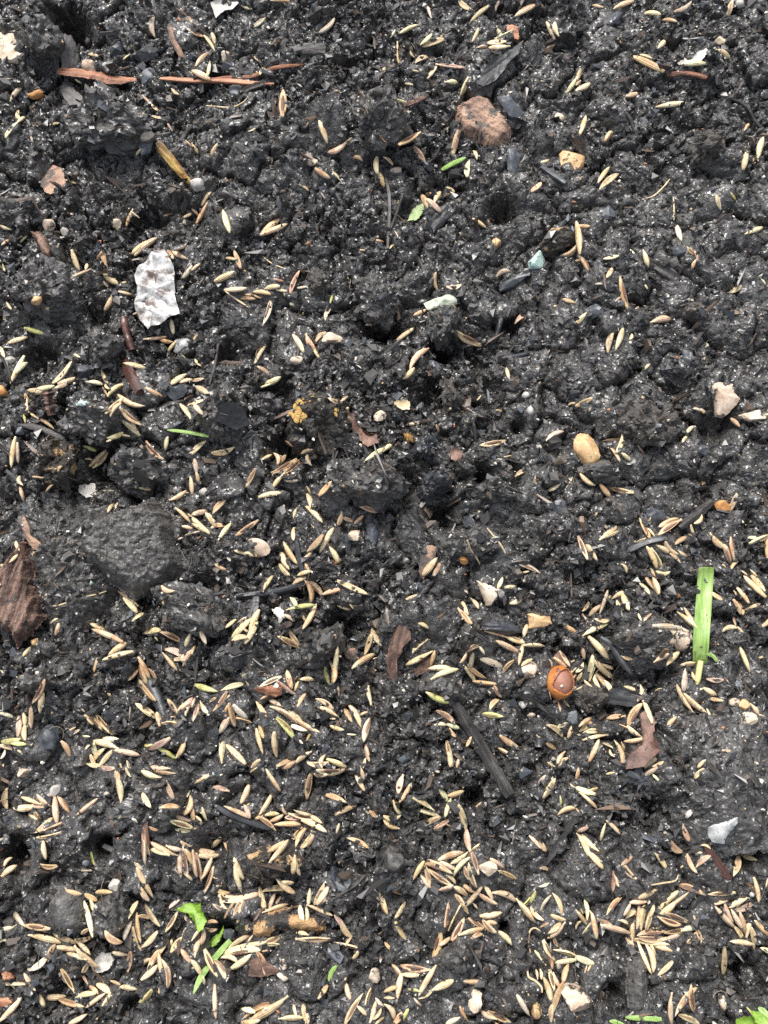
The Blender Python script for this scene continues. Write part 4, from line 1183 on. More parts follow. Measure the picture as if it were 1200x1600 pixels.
K('root_piece', 'root', 'bark_red', [(72, 608), (76, 625), (80, 648)], 7, 'fibrous brown root stub above the tan crusted clod', knob=0.3)
K('bark_strip', 'bark', 'twig_dark', [(27, 663), (60, 668), (100, 686)], 5, 'dark bark strip above the tan crusted clod', flat=0.5, knob=0.2)
K('twig', 'twig', 'twig_dark', [(341, 534), (336, 568), (327, 602)], 2.2, 'thin grey twig above the round cracked clod', lift=1.0)
K('root_thread', 'root', 'twig_dark', [(1138, 152), (1165, 166), (1180, 190), (1198, 208)], 2.6, 'dark crooked root at the right edge', knob=0.2)
K('root_thread', 'root', 'twig_dark', [(1158, 76), (1176, 67), (1196, 55)], 1.6, 'thin grey root at the upper right edge')
K('twig', 'twig', 'twig_dark', [(977, 174), (986, 188), (992, 206)], 3.4, 'short grey twig on the right, below a level pale seed')
K('charcoal_stick', 'charcoal', 'char', [(846, 262), (864, 275), (884, 288)], 5.5, 'black charcoal stick below the tan rounded pebble')
K('wood_splinter', 'splinter', 'bark_red', [(627, 166), (645, 160), (664, 151)], 4.2, 'brown wood splinter left of the bark chunk', flat=0.7)
K('wood_splinter', 'splinter', 'bark_pink', [(265, 38), (272, 64), (286, 92)], 4, 'grey-brown splinter above the thin reddish splinter', flat=0.6)
K('twig', 'twig', 'twig_dark', [(301, 196), (292, 208), (282, 222)], 3.4, 'short grey twig above the amber straw')
K('twig', 'twig', 'twig_dark', [(739, 657), (742, 675), (744, 694)], 3.2, 'short grey twig above a lone level seed in the middle')
K('twig', 'twig', 'char', [(783, 560), (804, 557), (827, 552)], 3.4, 'dark ribbed twig right of the long lone slanting seed')
K('root_thread', 'root', 'char', [(768, 452), (785, 466), (797, 480), (793, 496)], 3, 'grey crooked root below the ribbed charcoal chip', knob=0.2)
K('charcoal_stick', 'charcoal', 'char', [(775, 526), (778, 512), (783, 498)], 5.5, 'charcoal stub below the grey crooked root')
K('twig', 'twig', 'twig_dark', [(707, 518), (714, 535), (722, 550)], 3.4, 'short dark twig left of the charcoal stub')
K('grass_shoot', 'grass', 'grass', [(261, 672), (290, 675), (326, 682)], 2.4, 'thin green grass blade left of the round cracked clod', flat=0.25, taper=(0.2, 0.7), lift=3.0)
K('grass_shoot', 'grass', 'grass', [(690, 265), (706, 256), (728, 246)], 4, 'short yellow-green grass snippet below the bark chunk', flat=0.25, taper=(0.6, 0.2), lift=2.2)
gb = K('grass_shoot', 'grass', 'grass', [(1102, 886), (1099, 930), (1095, 985), (1092, 1036)], 12.5, 'tall broad green grass blade at the right', flat=0.10, keel=0.35, taper=(0.95, 0.9), knob=0.015, lift=0.55, sides=16, resample=24)
K('pale_base', None, 'grass_base', [(1095, 1033), (1092, 1050), (1089, 1070)], 5, None, taper=(0.9, 0.3), knob=0.03, lift=1.2, parent=gb)
K('side_shoot', None, 'grass', [(1104, 1021), (1114, 1025), (1122, 1035)], 3, None, flat=0.4, taper=(0.8, 0.2), lift=1.5, parent=gb)
sl = slab('seedling_leaf', 'seedling', 'leaf', [(274, 1421), (289, 1413), (314, 1410), (320, 1430), (325, 1436), (319, 1450), (312, 1455), (305, 1438), (296, 1427), (285, 1424)], 0.3,
          'bright green curled seedling leaf near the bottom', dome=0.1, curl=1.0, lift=2.2, solid_under=False, n=50, rings=9, rough=0.2, grain=-40, bend=lambda u, v: -0.12 * v * v * 0.3)
slab('seedling_leaf', 'seedling', 'leaf', [(322, 1478), (332, 1466), (343, 1457), (349, 1446), (347, 1462), (339, 1477), (326, 1480)], 0.3, 'small bright green leaf below the curled seedling leaf', curl=0.5, lift=1.3, solid_under=False, grain=50)
K('grass_shoot', 'grass', 'grass', [(302, 1553), (317, 1522), (345, 1486), (360, 1470)], 4.6, 'pale green grass blade lying across seeds near the seedling', flat=0.2, keel=0.3, taper=(0.15, 0.9), knob=0.02, lift=2.4)
K('grass_shoot', 'grass', 'grass', [(514, 1533), (518, 1519), (526, 1509)], 3.2, 'tiny bright green shoot at the bottom middle', flat=0.4, taper=(0.5, 0.4), lift=1.0)
K('grass_shoot', 'grass', 'grass', [(369, 1453), (373, 1449), (378, 1444)], 3.6, 'dark green snippet above the blue-grey pebble', flat=0.4)
K('grass_shoot', 'grass', 'grass', [(977, 1590), (1005, 1592), (1034, 1593)], 3.8, 'level green grass blade at the bottom edge', flat=0.25, taper=(0.3, 0.7), lift=2.4)
K('grass_shoot', 'grass', 'grass', [(952, 1595), (965, 1598), (980, 1606)], 3, 'green blade tip cut by the bottom edge', flat=0.25, taper=(0.3, 0.7), lift=2.4)
K('grass_shoot', 'grass', 'grass_base', [(1167, 1574), (1175, 1584), (1184, 1602)], 1.6, 'thin yellow-green stem in the bottom corner', lift=2.5)
K('grass_shoot', 'grass', 'grass', [(1185, 1574), (1195, 1583), (1212, 1598)], 4.4, 'blue-green grass blade in the bottom right corner', flat=0.2, taper=(0.3, 0.9), lift=2.0, keel=0.3)
slab('corner_leaf', 'leaf', 'leaf', [(1149, 1592), (1160, 1586), (1176, 1586), (1182, 1596), (1180, 1612), (1150, 1612)], 0.3, 'yellow-green leaf at the bottom edge, left of the corner blade', lift=1.2, curl=0.4, solid_under=False)
slab('corner_leaf', 'leaf', 'leaf', [(1174, 1581), (1188, 1581), (1200, 1590), (1210, 1604), (1190, 1608), (1180, 1597)], 0.3, 'bright green leaf in the bottom right corner', lift=2.0, curl=0.4, solid_under=False, grain=-40)
for pts, r, lab in (
    ([(829, 1489), (826, 1470), (828, 1455), (836, 1450), (850, 1459)], 1.4, 'white sprout root hooking out of a seed at the lower right'),
    ([(824, 1511), (826, 1526), (836, 1532), (846, 1542), (847, 1551)], 1.7, 'wavy pale sprout root above the cream-pink rounded stone'),
    ([(862, 1399), (853, 1411), (845, 1425)], 1.4, 'short pale sprout root above the hooked white root'),
    ([(730, 844), (736, 860), (742, 867), (750, 882)], 1.6, 'pale wavy rootlet right of the small orange grain'),
    ([(761, 825), (770, 836), (780, 848), (789, 862)], 1.6, 'pale slanting rootlet below the low soil lump'),
    ([(1018, 1383), (1035, 1380), (1055, 1376), (1060, 1366)], 1.5, 'thin straw stem above the seed pile at the lower right'),
    ([(83, 947), (94, 945), (106, 941)], 1.3, 'short pale fibre on the large soil clod'),
    ([(135, 932), (150, 929), (166, 924)], 1.3, 'pale fibre running under the big dark stone'),
    ([(1010, 310), (1022, 306), (1038, 291), (1048, 278)], 1.5, 'pale curved rootlet on the right, below the lone seed pair'),
    ([(1052, 308), (1053, 325), (1053, 344)], 1.1, 'thin upright whitish fibre on the right'),
    ([(322, 165), (360, 168), (380, 160), (388, 150)], 1.3, 'grey root fibre below the thin reddish splinter'),
    ([(410, 400), (425, 412), (445, 420)], 1.1, 'thin grey fibre above the pink dark-striped seed'),
    ([(352, 455), (370, 468), (388, 480)], 1.6, 'dark thread slanting below the level seed right of the foil'),
    ([(772, 712), (787, 714), (801, 711)], 1.0, 'thin pale fibre below the lone level seed in the middle'),
):
    K('rootlet', 'root', 'root', pts, r, lab, taper=(0.6, 0.4), knob=0.05, lift=1.0, sides=7)

# ------------------------------------------------------------------ broken nutshell
def nutshell():
    x, y, rx, ry = 876, 1066, 22.5, 26.5
    s = mmpx(y)
    p = hit(x, y)
    hz = 3.4
    zb = np.median(HS[hidx(p[0] - 2, p[1])[0]:hidx(p[0] + 2, p[1])[0] + 1, hidx(p[0], p[1] - 2)[1]:hidx(p[0], p[1] + 2)[1] + 1])
    zc = zb + hz * 0.35
    c = on_plane(x, y, zc + hz * 0.3)
    v, f = ICO[5]
    d = np.array([0.40, 0.0, 0.92])
    d /= np.linalg.norm(d)
    e1 = np.cross(d, [0, 1, 0]); e1 /= np.linalg.norm(e1)
    e2 = np.cross(d, e1)
    cen = v[f].mean(1)
    cen /= np.linalg.norm(cen, axis=1)[:, None]
    ang = np.arccos(np.clip(cen @ d, -1, 1))
    phi = np.arctan2(cen @ e2, cen @ e1)
    lim = 0.92 + 0.10 * np.sin(phi * 2 + 0.6) + 0.07 * np.sin(phi * 3 + 1) + 0.05 * np.sin(phi * 5)
    keep = ang > lim
    q = v * np.array([rx * s, ry * s, hz])
    me = new_mesh('nutshell', q, f[keep], True)
    o = add('nutshell', me, M['shell'], (c[0], c[1], zc), label='broken glossy orange-brown nutshell showing its smooth inside', cat='nutshell')
    md = o.modifiers.new('wall', 'SOLIDIFY')
    md.thickness = 0.35 * MM
    md.offset = -1
    v2 = v * np.array([rx * s * 0.9, ry * s * 0.9, hz * 0.84])
    k = add('inner_kernel', new_mesh('inner_kernel', v2, f, True), M['kernel'])
    k.parent = o
    k['label'] = 'smooth mauve-brown inside of the nutshell'
    lp = lump(3, 0, 0, 6)
    b_ = add('white_fleck', new_mesh('white_fleck', lp[0] * np.array([0.45, 0.4, 0.3]), lp[1], True), M['white_stone'])
    b_.parent = o
    b_.location = Vector((-0.1, -1.0, hz * 0.83)) * MM
    a0, b0 = hidx(c[0] - rx * s, c[1] - ry * s)
    a1, b1 = hidx(c[0] + rx * s, c[1] + ry * s)
    u = (X[a0:a1, b0:b1] - c[0]) / (rx * s)
    w_ = (Y[a0:a1, b0:b1] - c[1]) / (ry * s)
    dd = u * u + w_ * w_
    OCC[a0:a1, b0:b1] |= dd < 1
nutshell()

# ------------------------------------------------------------------ grass seeds
SEEDS = """T 0 0
970 75 970 230 w;1170 105 1200 145;1170 180 1215 215 y;550 335 610 350 y;770 370 810 340 y;470 495 510 520 y;0 495 60 490 y;65 630 135 545 y;890 595 935 640 p;950 725 1005 740 y;1040 765 1075 820 w;35 855 110 760 y;110 760 150 730 y;115 690 130 740 y;190 840 210 890 w;1160 880 1200 920 o;1145 425 1200 460;850 970 880 930 y;360 10 370 40 o;380 225 395 265 y;1075 555 1115 590;945 645 990 690 o;440 1125 480 1145 y;0 780 20 770 y;310 780 365 770 y
T 300 0
310 35 370 55 y;385 165 455 110 y;0 195 75 225;80 220 145 315;115 190 145 275 y;20 420 105 330;95 475 110 385 y;490 0 620 5 o;355 270 375 310 y;390 350 415 380 y;425 460 455 425 o;400 445 415 470 y;280 485 315 495;570 570 565 720 d;795 200 890 105 w;800 755 850 890 y;850 950 965 880 p;965 880 1000 860 y;0 895 45 960;120 970 160 895;770 1055 860 1115 o;880 1075 930 1130 y;990 990 1065 1005 o;1155 975 1155 1080 y;1165 1075 1200 1165 o;670 1150 730 1190 y;350 820 395 800 y;0 440 110 495;1145 1110 1155 1150 y
T 600 0
470 0 550 60;540 130 655 30;700 70 740 0 w;820 95 945 25;100 205 205 155;275 45 300 120 w;225 280 295 215;240 290 370 245;160 310 195 360 y;200 390 270 355;330 400 495 420 p;270 490 330 410 y;180 440 220 455 y;85 265 95 400;40 235 70 185 y;480 595 530 475 y;705 165 745 235 y;650 270 760 260;700 245 805 185;660 295 785 285;580 300 645 295;670 320 710 330;1010 130 1065 245;1065 135 1090 220 y;1015 300 1075 275 y;1140 580 1200 490 y;85 620 140 640 y;100 895 225 820 d;190 920 255 1025;430 985 465 820 o;560 945 580 995 y;520 1100 535 1000 y;980 1015 1040 995;920 1190 980 1135;0 980 55 1025 y;390 1170 440 1200;550 260 590 180;385 515 460 520 y;125 520 180 530 w
T 900 0
235 55 350 10;105 30 175 45;260 225 290 270;515 300 560 255 y;950 95 980 0 y;350 350 540 440 o;400 340 475 365;660 400 805 395 y;880 310 960 360;315 600 385 580;500 670 680 645 y;25 835 60 725;185 880 230 825;0 500 30 430 y;0 565 85 520 y;0 530 30 500 y;1045 1055 1065 940 y;1140 1000 1170 860;150 1180 260 1090;140 1140 210 1045;1055 815 1085 780 o;615 70 720 5 w;545 120 630 130 o;430 80 530 90;530 940 575 940 o
T 0 300
0 210 70 235 y;140 275 90 300;125 315 165 275;10 330 60 295;10 440 30 490 y;450 365 495 490 y;460 525 565 480 p;545 445 535 480;605 420 650 360 o;645 360 670 465 o;790 210 830 110 o;820 120 870 160;640 505 735 575;635 545 675 595 w;740 620 820 640;745 590 790 560 y;820 385 905 305;845 395 975 290;1045 365 1080 415;1080 370 1170 415;1135 545 1200 460 w;1140 160 1200 130;655 740 700 650;155 850 275 885 g;50 940 165 905;900 920 1035 905 p;1000 920 1080 935 o;1045 1000 1095 935 y;1130 1010 1165 1050 y;0 970 25 1030 y;70 1190 150 1030 y;100 1130 170 1065;330 1190 440 1060;365 1200 470 1160;635 1115 675 1195;460 1015 500 1035;775 1065 915 1100;1065 1200 1165 1135;1120 1190 1200 1170;540 1185 640 1200;1070 800 1085 885;830 765 865 750 y;40 690 70 735 y;520 130 540 175
T 300 300
60 80 115 0;30 195 95 70 o;0 105 40 150;195 110 235 245 y;430 265 545 170 o;435 265 595 200;260 365 300 470 o;215 410 270 420 o;140 560 260 500;0 490 50 450;205 610 340 600;305 660 395 665 o;330 640 380 640 o;385 620 500 635 o;455 605 545 590 y;385 640 440 660 o;530 610 595 620 y;615 625 675 485 q;660 600 720 590 w;445 820 490 675 w;865 695 880 645 g;835 800 865 730 y;630 895 695 1000 y;715 890 775 1000 o;765 980 795 1035;775 940 835 880;385 1090 455 960;410 1090 480 1140 p;20 1045 55 1085 y;0 1175 75 1160;455 1200 550 1155 y;10 930 40 890;1145 300 1200 310 o;510 545 570 560 p
T 600 300
230 15 270 95;265 40 350 120 p;315 70 355 0;415 0 460 35;555 165 635 220 o;475 255 515 305 w;700 540 785 495 w;325 505 340 615 o;395 590 485 575 w;430 700 450 730 o;190 770 265 735;75 930 210 835;450 870 625 960;165 1110 275 980;120 1165 190 1100;820 820 895 760 p;1120 665 1200 690 o;1115 395 1200 330;765 1095 780 1160 y;1155 70 1200 65 o;435 475 450 500 y;620 1140 670 1150 y;70 245 90 280 y;35 355 60 330 y
T 900 300
0 190 20 380 o;15 210 90 215 o;0 430 45 420 o;20 400 80 490 o;170 415 265 395 y;415 365 445 470;635 210 660 300 w;695 340 745 390 o;740 370 760 430;725 485 755 420 o;1060 260 1165 220 y;880 20 905 110 y;965 0 1000 50 g;950 630 1035 585;945 755 1025 755 y;1130 790 1175 790 y;280 530 325 725 d;195 530 230 470;475 815 595 795;0 830 65 755 y;250 985 295 855 y;200 1010 230 870 y;415 1130 460 1075 y;1160 545 1185 580 y;430 575 455 615 y;330 920 350 885;245 685 280 655 w;120 575 165 575 w;340 360 365 385 y
T 0 600
155 60 190 120 o;175 170 160 75;170 40 270 50;235 30 340 10;340 25 420 0;190 180 240 215 o;240 205 340 280;150 185 160 240 g;70 515 95 335;105 370 110 490 w;130 640 155 735;125 575 145 630;0 555 40 550 y;205 580 270 585 o;640 20 670 75;670 90 775 5;660 0 695 35;735 65 895 135;665 180 765 90;690 200 755 120;760 155 880 250 d;760 230 870 320;815 230 850 290;670 335 765 305;745 315 810 330;665 360 705 345 y;520 385 600 415 g;555 515 660 415;585 520 670 430;910 365 1010 465;1030 415 1045 325 y;1130 130 1190 215;1170 135 1200 120;1175 440 1200 420 y;1060 725 1160 670;1190 580 1200 690;1100 770 1190 860 o;1175 810 1200 830;1130 890 1200 905;1150 950 1200 935 y;1110 975 1145 960 y;675 800 705 750;720 780 735 740;910 25 1010 80 o;870 650 940 660;100 985 120 1040;55 1115 110 1065 o;285 670 325 630;530 470 575 475;645 665 725 675 w
T 300 600
20 15 100 65;0 125 70 100 y;15 125 80 195 y;0 435 90 355;125 430 260 395;340 640 395 535 d;435 470 495 440 y;505 430 535 500;540 500 585 440;505 550 655 460 d;560 570 680 470 d;505 650 560 580;420 705 555 680;580 605 660 605 w;725 435 750 510;685 435 750 410;795 695 870 610 d;715 640 740 690;720 690 740 775 y;635 840 655 775 y;740 870 770 910;710 760 810 860;15 470 30 560 w;20 545 40 620;0 570 15 690;120 815 210 715;0 815 100 795;0 835 100 915;85 805 145 890;0 875 110 935;120 900 210 890 d;165 975 240 875;0 935 50 920 w;280 945 410 855 d;270 1040 400 1070 y;145 1125 210 1160;570 990 650 1120 o;555 1050 605 1155;545 1125 605 1195;720 1045 815 945;700 1090 750 1045;800 1050 880 905 y;860 1020 915 1115;705 1115 735 1170 o;635 900 635 975;910 885 935 800;940 830 1010 860;1015 875 1070 825 o;1050 770 1140 800;1085 475 1200 400 y;855 85 940 110;935 105 970 75;835 20 870 60 o;430 20 490 0 y;660 1195 740 1170
T 600 600
0 420 50 380;140 255 220 245 y;610 380 765 350;500 265 530 220 y;1015 345 1115 290 w;820 580 890 540;1025 665 1100 625 y;1150 135 1200 125 o;240 1195 325 1090;310 1195 350 1115 o;850 1125 975 1180 w;860 1180 905 1170;1160 620 1180 580;580 100 605 70;320 245 345 295 p
T 900 600
0 140 100 90 o;255 425 290 320 y;225 400 275 480;285 435 340 485 y;30 560 120 630;155 630 215 705 o;210 650 355 680 d;665 365 695 325 y;690 310 735 265 y;735 150 805 170 w;965 215 1020 265 o;960 795 1005 690;750 605 820 615 o;15 955 70 1090;60 990 130 1100 y;155 970 265 920;195 920 250 885;400 840 460 960 d;445 860 465 830;450 900 495 955;380 990 435 965 y;525 890 640 845;520 940 655 850 d;445 1020 505 1150 o;470 1030 535 1145 y;500 1010 580 1060;560 990 645 1065;585 975 650 1050;620 1000 690 955 o;590 1060 650 1115;640 1040 695 1075 y;505 1170 590 1170 y;280 1125 315 1180;840 935 930 1025;925 1000 965 1120 p;970 960 990 1100;975 1165 1010 1110;1090 1000 1200 950 y;1075 960 1145 960 y;1150 980 1200 950;1030 1165 1075 1200;1090 1160 1130 1200;740 870 785 815;1195 960 1195 1100;465 1150 490 1200 o;720 880 740 930
T 0 900
740 95 860 185;770 135 855 225;825 280 895 230 y;1010 60 1090 90;570 295 670 350;580 335 760 410;680 490 785 420 o;645 520 825 470;315 295 360 265 y;345 370 370 290;145 500 195 440 y;585 595 615 505 o;890 360 1000 340 y;960 370 985 405 y;1000 350 1135 410 d;1160 440 1190 360 y;1035 460 1155 520 p;1015 485 1100 590;1145 560 1200 465;1080 530 1150 530;1110 580 1150 600 w;800 650 865 575;870 510 940 640;875 560 915 675;930 580 975 645;860 635 965 775 o;200 795 275 655 d;250 855 270 735;115 870 110 1000 w;140 850 155 940;155 930 155 1030;190 810 190 960;0 855 80 880 w;0 590 20 610 y;500 820 530 850 w;535 870 640 960 y;590 845 700 985;545 890 585 930 y;515 1000 560 1005 y;420 975 470 945;445 990 500 960;580 1035 735 1080 y;590 1045 625 1135 y;640 1020 735 1020 y;715 1090 865 1120 p;545 1175 630 1185 y;620 1190 705 1090 y;580 1160 660 1075;565 1120 600 1200;630 1190 730 1195 p;385 1035 440 1135;10 1035 120 1020 g;0 1060 90 1090 p;70 1045 160 1050 g;175 1060 205 1045 o;850 800 970 885;905 850 945 885;980 850 1000 935 o;1015 920 1100 920 o;1045 770 1110 865;1065 880 1100 890 o;1110 845 1175 795 o;1160 865 1200 760 p;905 1055 960 1045 g;925 1080 1075 1000 w;975 1070 1095 1140 g;1100 1135 1155 1035;535 1095 570 1055;745 1150 760 1200;790 1150 805 1200 y;5 1140 30 1085 w;85 1070 130 1100;945 1190 1060 1200 p
T 300 900
445 95 500 0;630 45 725 0;705 30 745 165 o;725 35 815 130;815 115 920 85 o;915 30 1095 110;610 135 650 190 y;595 210 765 180 g;695 325 775 180;680 235 710 280 y;910 185 985 210 y;980 165 1010 205;1140 170 1195 225 y;250 380 365 265;255 320 340 260 w;210 320 270 270;320 320 370 350 y;365 355 420 215;335 415 410 285 y;255 405 350 385;540 380 670 445 d;605 335 670 430;55 340 90 425 w;0 490 20 435 y;185 715 325 675 y;305 615 360 695;425 690 555 630 w;535 660 645 740 p;590 590 615 690 d;615 620 625 700;640 720 665 660 o;670 650 760 650 y;660 815 710 735 o;575 240 640 280 p;885 660 915 450 y;860 540 885 660 o;830 570 860 680 g;915 690 920 745 y;1125 335 1180 430;1080 490 1120 370 d;1005 575 1140 490 o;1130 520 1170 525;1105 690 1120 805 y;480 770 555 810;400 770 470 875 d;430 770 475 750 o;490 820 650 920;610 840 690 910 y;640 890 790 975;535 890 640 1015 g;615 930 715 965 w;775 770 880 835;790 820 910 880;860 890 905 890;135 840 215 725;210 775 250 735;55 785 105 860 w;110 790 150 760;5 905 40 800 p;0 820 20 765 p;215 900 225 810 o;235 800 270 940 o;260 810 345 890 w;280 890 375 920 o;175 985 235 880 w;400 960 440 1110;420 930 445 1010 o;515 980 530 1130;190 1165 200 1035;215 1055 330 1170;370 1200 425 1150;530 1190 620 1145 o;560 1200 655 1150 o;655 1165 745 1100;720 1165 845 1165;845 1150 965 1200;815 1200 830 1120;715 1030 745 970;865 940 945 965 y;965 990 1025 995 w;955 825 1000 910;985 810 1050 880;1010 850 1060 945;1045 875 1100 850;1075 1030 1110 895 p;1080 1055 1105 1160 p;1070 1200 1085 1140;25 680 155 720 g
T 600 900
465 205 545 300 o;490 155 525 240;545 140 590 200 y;790 170 870 100 y;135 145 205 120;705 80 740 0 y;750 70 825 65 y;210 290 280 325;195 315 235 345;180 480 270 395 y;140 550 295 470;295 565 320 470 o;280 580 415 580 y;300 640 460 580 y;530 470 595 440;595 440 630 490 y;480 545 520 475;545 570 560 480 y;600 515 740 570 w;610 335 770 385;760 370 880 415;700 405 845 480;870 385 900 300 y;875 435 1010 440;845 550 870 430 y;745 610 815 530 o;530 560 635 640 o;500 560 570 660;560 660 710 675 o;265 730 400 795 g;330 845 440 925 d;320 930 390 930 y;390 930 470 955 y;410 950 450 1005 o;620 865 745 880 g;665 835 720 775;690 690 735 760;395 1035 430 1190;405 1100 415 1190;455 1195 475 1135;515 1065 545 1005;730 1000 845 1080;715 1075 790 1115 y;1020 935 1115 1005 y;1010 1030 1075 1085 o;940 980 990 1030;1030 520 1050 570 p;1065 515 1140 590 o;1100 470 1160 560 p;1100 305 1200 355;1160 540 1200 525 y;1160 610 1200 570 y;1165 640 1200 610;1180 715 1200 690 y;1090 780 1105 845;1125 770 1160 815;1070 940 1140 920;1150 1010 1170 940;1085 1170 1130 1100;1090 1195 1150 1140;1025 1165 1075 1195 y;860 560 925 520
T 900 900
435 0 500 90;480 10 515 110;400 45 460 110;225 145 310 100;290 110 330 210;255 150 290 210;150 235 200 95 p;80 250 150 185;40 220 80 165 o;40 240 95 310 p;45 370 190 300 y;120 265 205 275;390 235 410 280;425 280 470 235;635 230 750 325;680 195 735 285;845 100 920 150 y;1005 70 1080 165;990 95 1045 240;985 150 1030 240;1055 210 1150 175;980 250 1000 310;910 355 1005 325;1010 315 1045 350;1030 450 1090 600 y;80 385 200 520;40 440 55 520;490 315 665 335 w;75 640 105 490 y;85 660 120 570;105 520 235 640;130 600 190 690;175 650 220 725;120 620 150 695;50 650 95 690;160 550 230 580;0 600 45 540 y;0 660 35 600;0 710 40 690 y;490 540 580 490;570 555 640 480;650 510 685 505;655 555 745 545;685 580 675 715 w;725 600 755 660;730 710 790 705;800 700 880 745;835 760 925 775;625 690 725 855;680 740 815 860;710 750 780 820;820 830 840 880;820 645 920 650 p;410 755 475 915;330 940 415 800 d;300 690 370 715;385 780 400 680;195 890 305 875 d;270 930 330 960 o;320 940 410 1005;305 1035 435 1015 o;20 940 95 890 o;25 970 95 915 o;45 980 150 970 y;45 1020 200 985;90 940 130 930;85 1155 145 1025;240 1030 290 1180 o;210 1085 245 1130;285 1040 300 1100 o;170 1045 230 1075 y;495 720 545 705 y;575 930 630 880;1090 800 1140 870;1140 865 1180 880;905 1090 965 1095 y;430 1195 510 1140;760 1200 810 1150 y;480 1190 545 1160;285 500 350 520;1055 0 1185 125 o;1100 0 1180 90 d
T 0 1200
45 130 50 255;140 180 255 225;90 250 215 240 y;190 240 295 245;230 170 320 240;175 285 230 320;210 255 260 320;345 180 360 345 p;365 175 440 275 o;215 400 325 310;250 405 380 350;235 440 375 405;270 460 285 570 y;280 450 320 470;485 295 610 195;725 10 745 110;730 60 755 220 y;785 0 815 55 y;885 20 1000 60 y;955 5 1090 35;1040 85 1085 190 q;890 160 940 245;1000 250 1115 245 d;1150 290 1185 170 o;1170 180 1190 140 y;930 365 985 390 o;1055 330 1200 375 y;1100 300 1190 330 p;1100 385 1185 395 y;915 345 935 545 q;895 460 905 600;945 465 1110 545;945 510 1055 545;1040 485 1135 510 p;1130 460 1195 490;1145 490 1170 670 p;1125 530 1130 680 p;1160 510 1200 600 o;1150 660 1200 700 y;0 690 100 610;25 630 75 560;255 605 370 605 d;510 640 575 640 w;570 525 595 605 g;415 765 510 790 o;520 790 605 830 o;600 780 695 780 o;560 820 580 890 y;525 840 575 1050;470 1075 580 1055;505 1040 550 1010;660 1020 760 1090;840 585 890 635 w;860 630 955 805;880 750 930 830;805 940 860 835 d;910 860 995 985;860 930 935 945 o;850 910 875 1090 o;825 1000 875 1140 o;885 1120 980 1025;775 1070 820 960 w;1035 1020 1110 895 d;1050 885 1120 825 w;0 1010 100 985 y;155 985 305 1005 d;80 900 150 990 w;180 1050 370 1095;330 1035 475 1095;345 1120 485 1140;470 1080 560 1165;420 1160 540 1200 y;0 1095 40 1080 y;1050 1125 1080 1050;1070 1150 1145 1055 d;1140 1040 1170 990 w;1155 920 1200 965
T 300 1200
365 25 405 0;20 95 105 50;310 220 360 100;135 120 230 145 q;460 10 545 140;425 290 505 155;205 240 360 310;325 230 360 310 p;720 190 750 15 d;765 40 850 40;785 15 950 15;1025 45 1080 140;1055 0 1075 70;840 170 960 215 d;905 290 1025 235;1115 270 1200 310 o;970 440 1100 500 d;390 320 490 275;420 310 520 390 o;455 290 545 285;490 335 570 295;515 355 690 350 o;580 310 670 315 p;565 230 590 290;610 285 770 320;640 270 740 300;690 325 835 395;740 300 810 345;625 450 700 370 d;650 490 720 370 d;680 500 750 400;720 490 770 410;740 390 790 405 y;485 590 600 455;475 520 570 455;625 660 640 550;640 565 675 670;935 370 980 350;905 410 920 350 y;120 500 180 440;35 510 140 525;30 545 165 545;0 520 25 680 p;25 540 55 710;60 690 125 560;75 780 130 620;195 450 225 515;0 235 10 330 o;20 300 60 335;0 380 30 375;60 250 90 330;270 620 310 775;265 565 320 690;125 680 175 690;155 755 235 780 d;170 785 215 880 y;195 800 345 790;195 835 365 805;320 820 420 785;205 935 265 840;260 920 295 840;295 910 330 830;280 970 295 920;130 850 190 890 w;425 750 460 890;440 770 565 755;480 880 515 780 p;520 850 555 800;445 905 595 855;530 695 640 780;560 710 635 720;740 755 730 860 y;675 860 695 965 y;715 870 720 960 y;720 860 870 920;765 850 825 720;780 850 855 735;810 850 840 790;890 920 950 1000 p;935 970 1010 1070;655 1030 725 1045;655 1070 855 1070;455 1090 565 1040;470 1110 545 1105 y;215 1140 360 1045;290 1115 460 1090;180 1170 415 1140 y;430 1150 475 1140;890 1090 1050 1130;960 1110 995 1060 o;1000 1200 1045 1130 y;1175 780 1200 890;20 1180 50 1070;0 1080 50 1010;85 1000 155 1010;90 970 160 965 o;350 1085 380 1045
T 600 1200
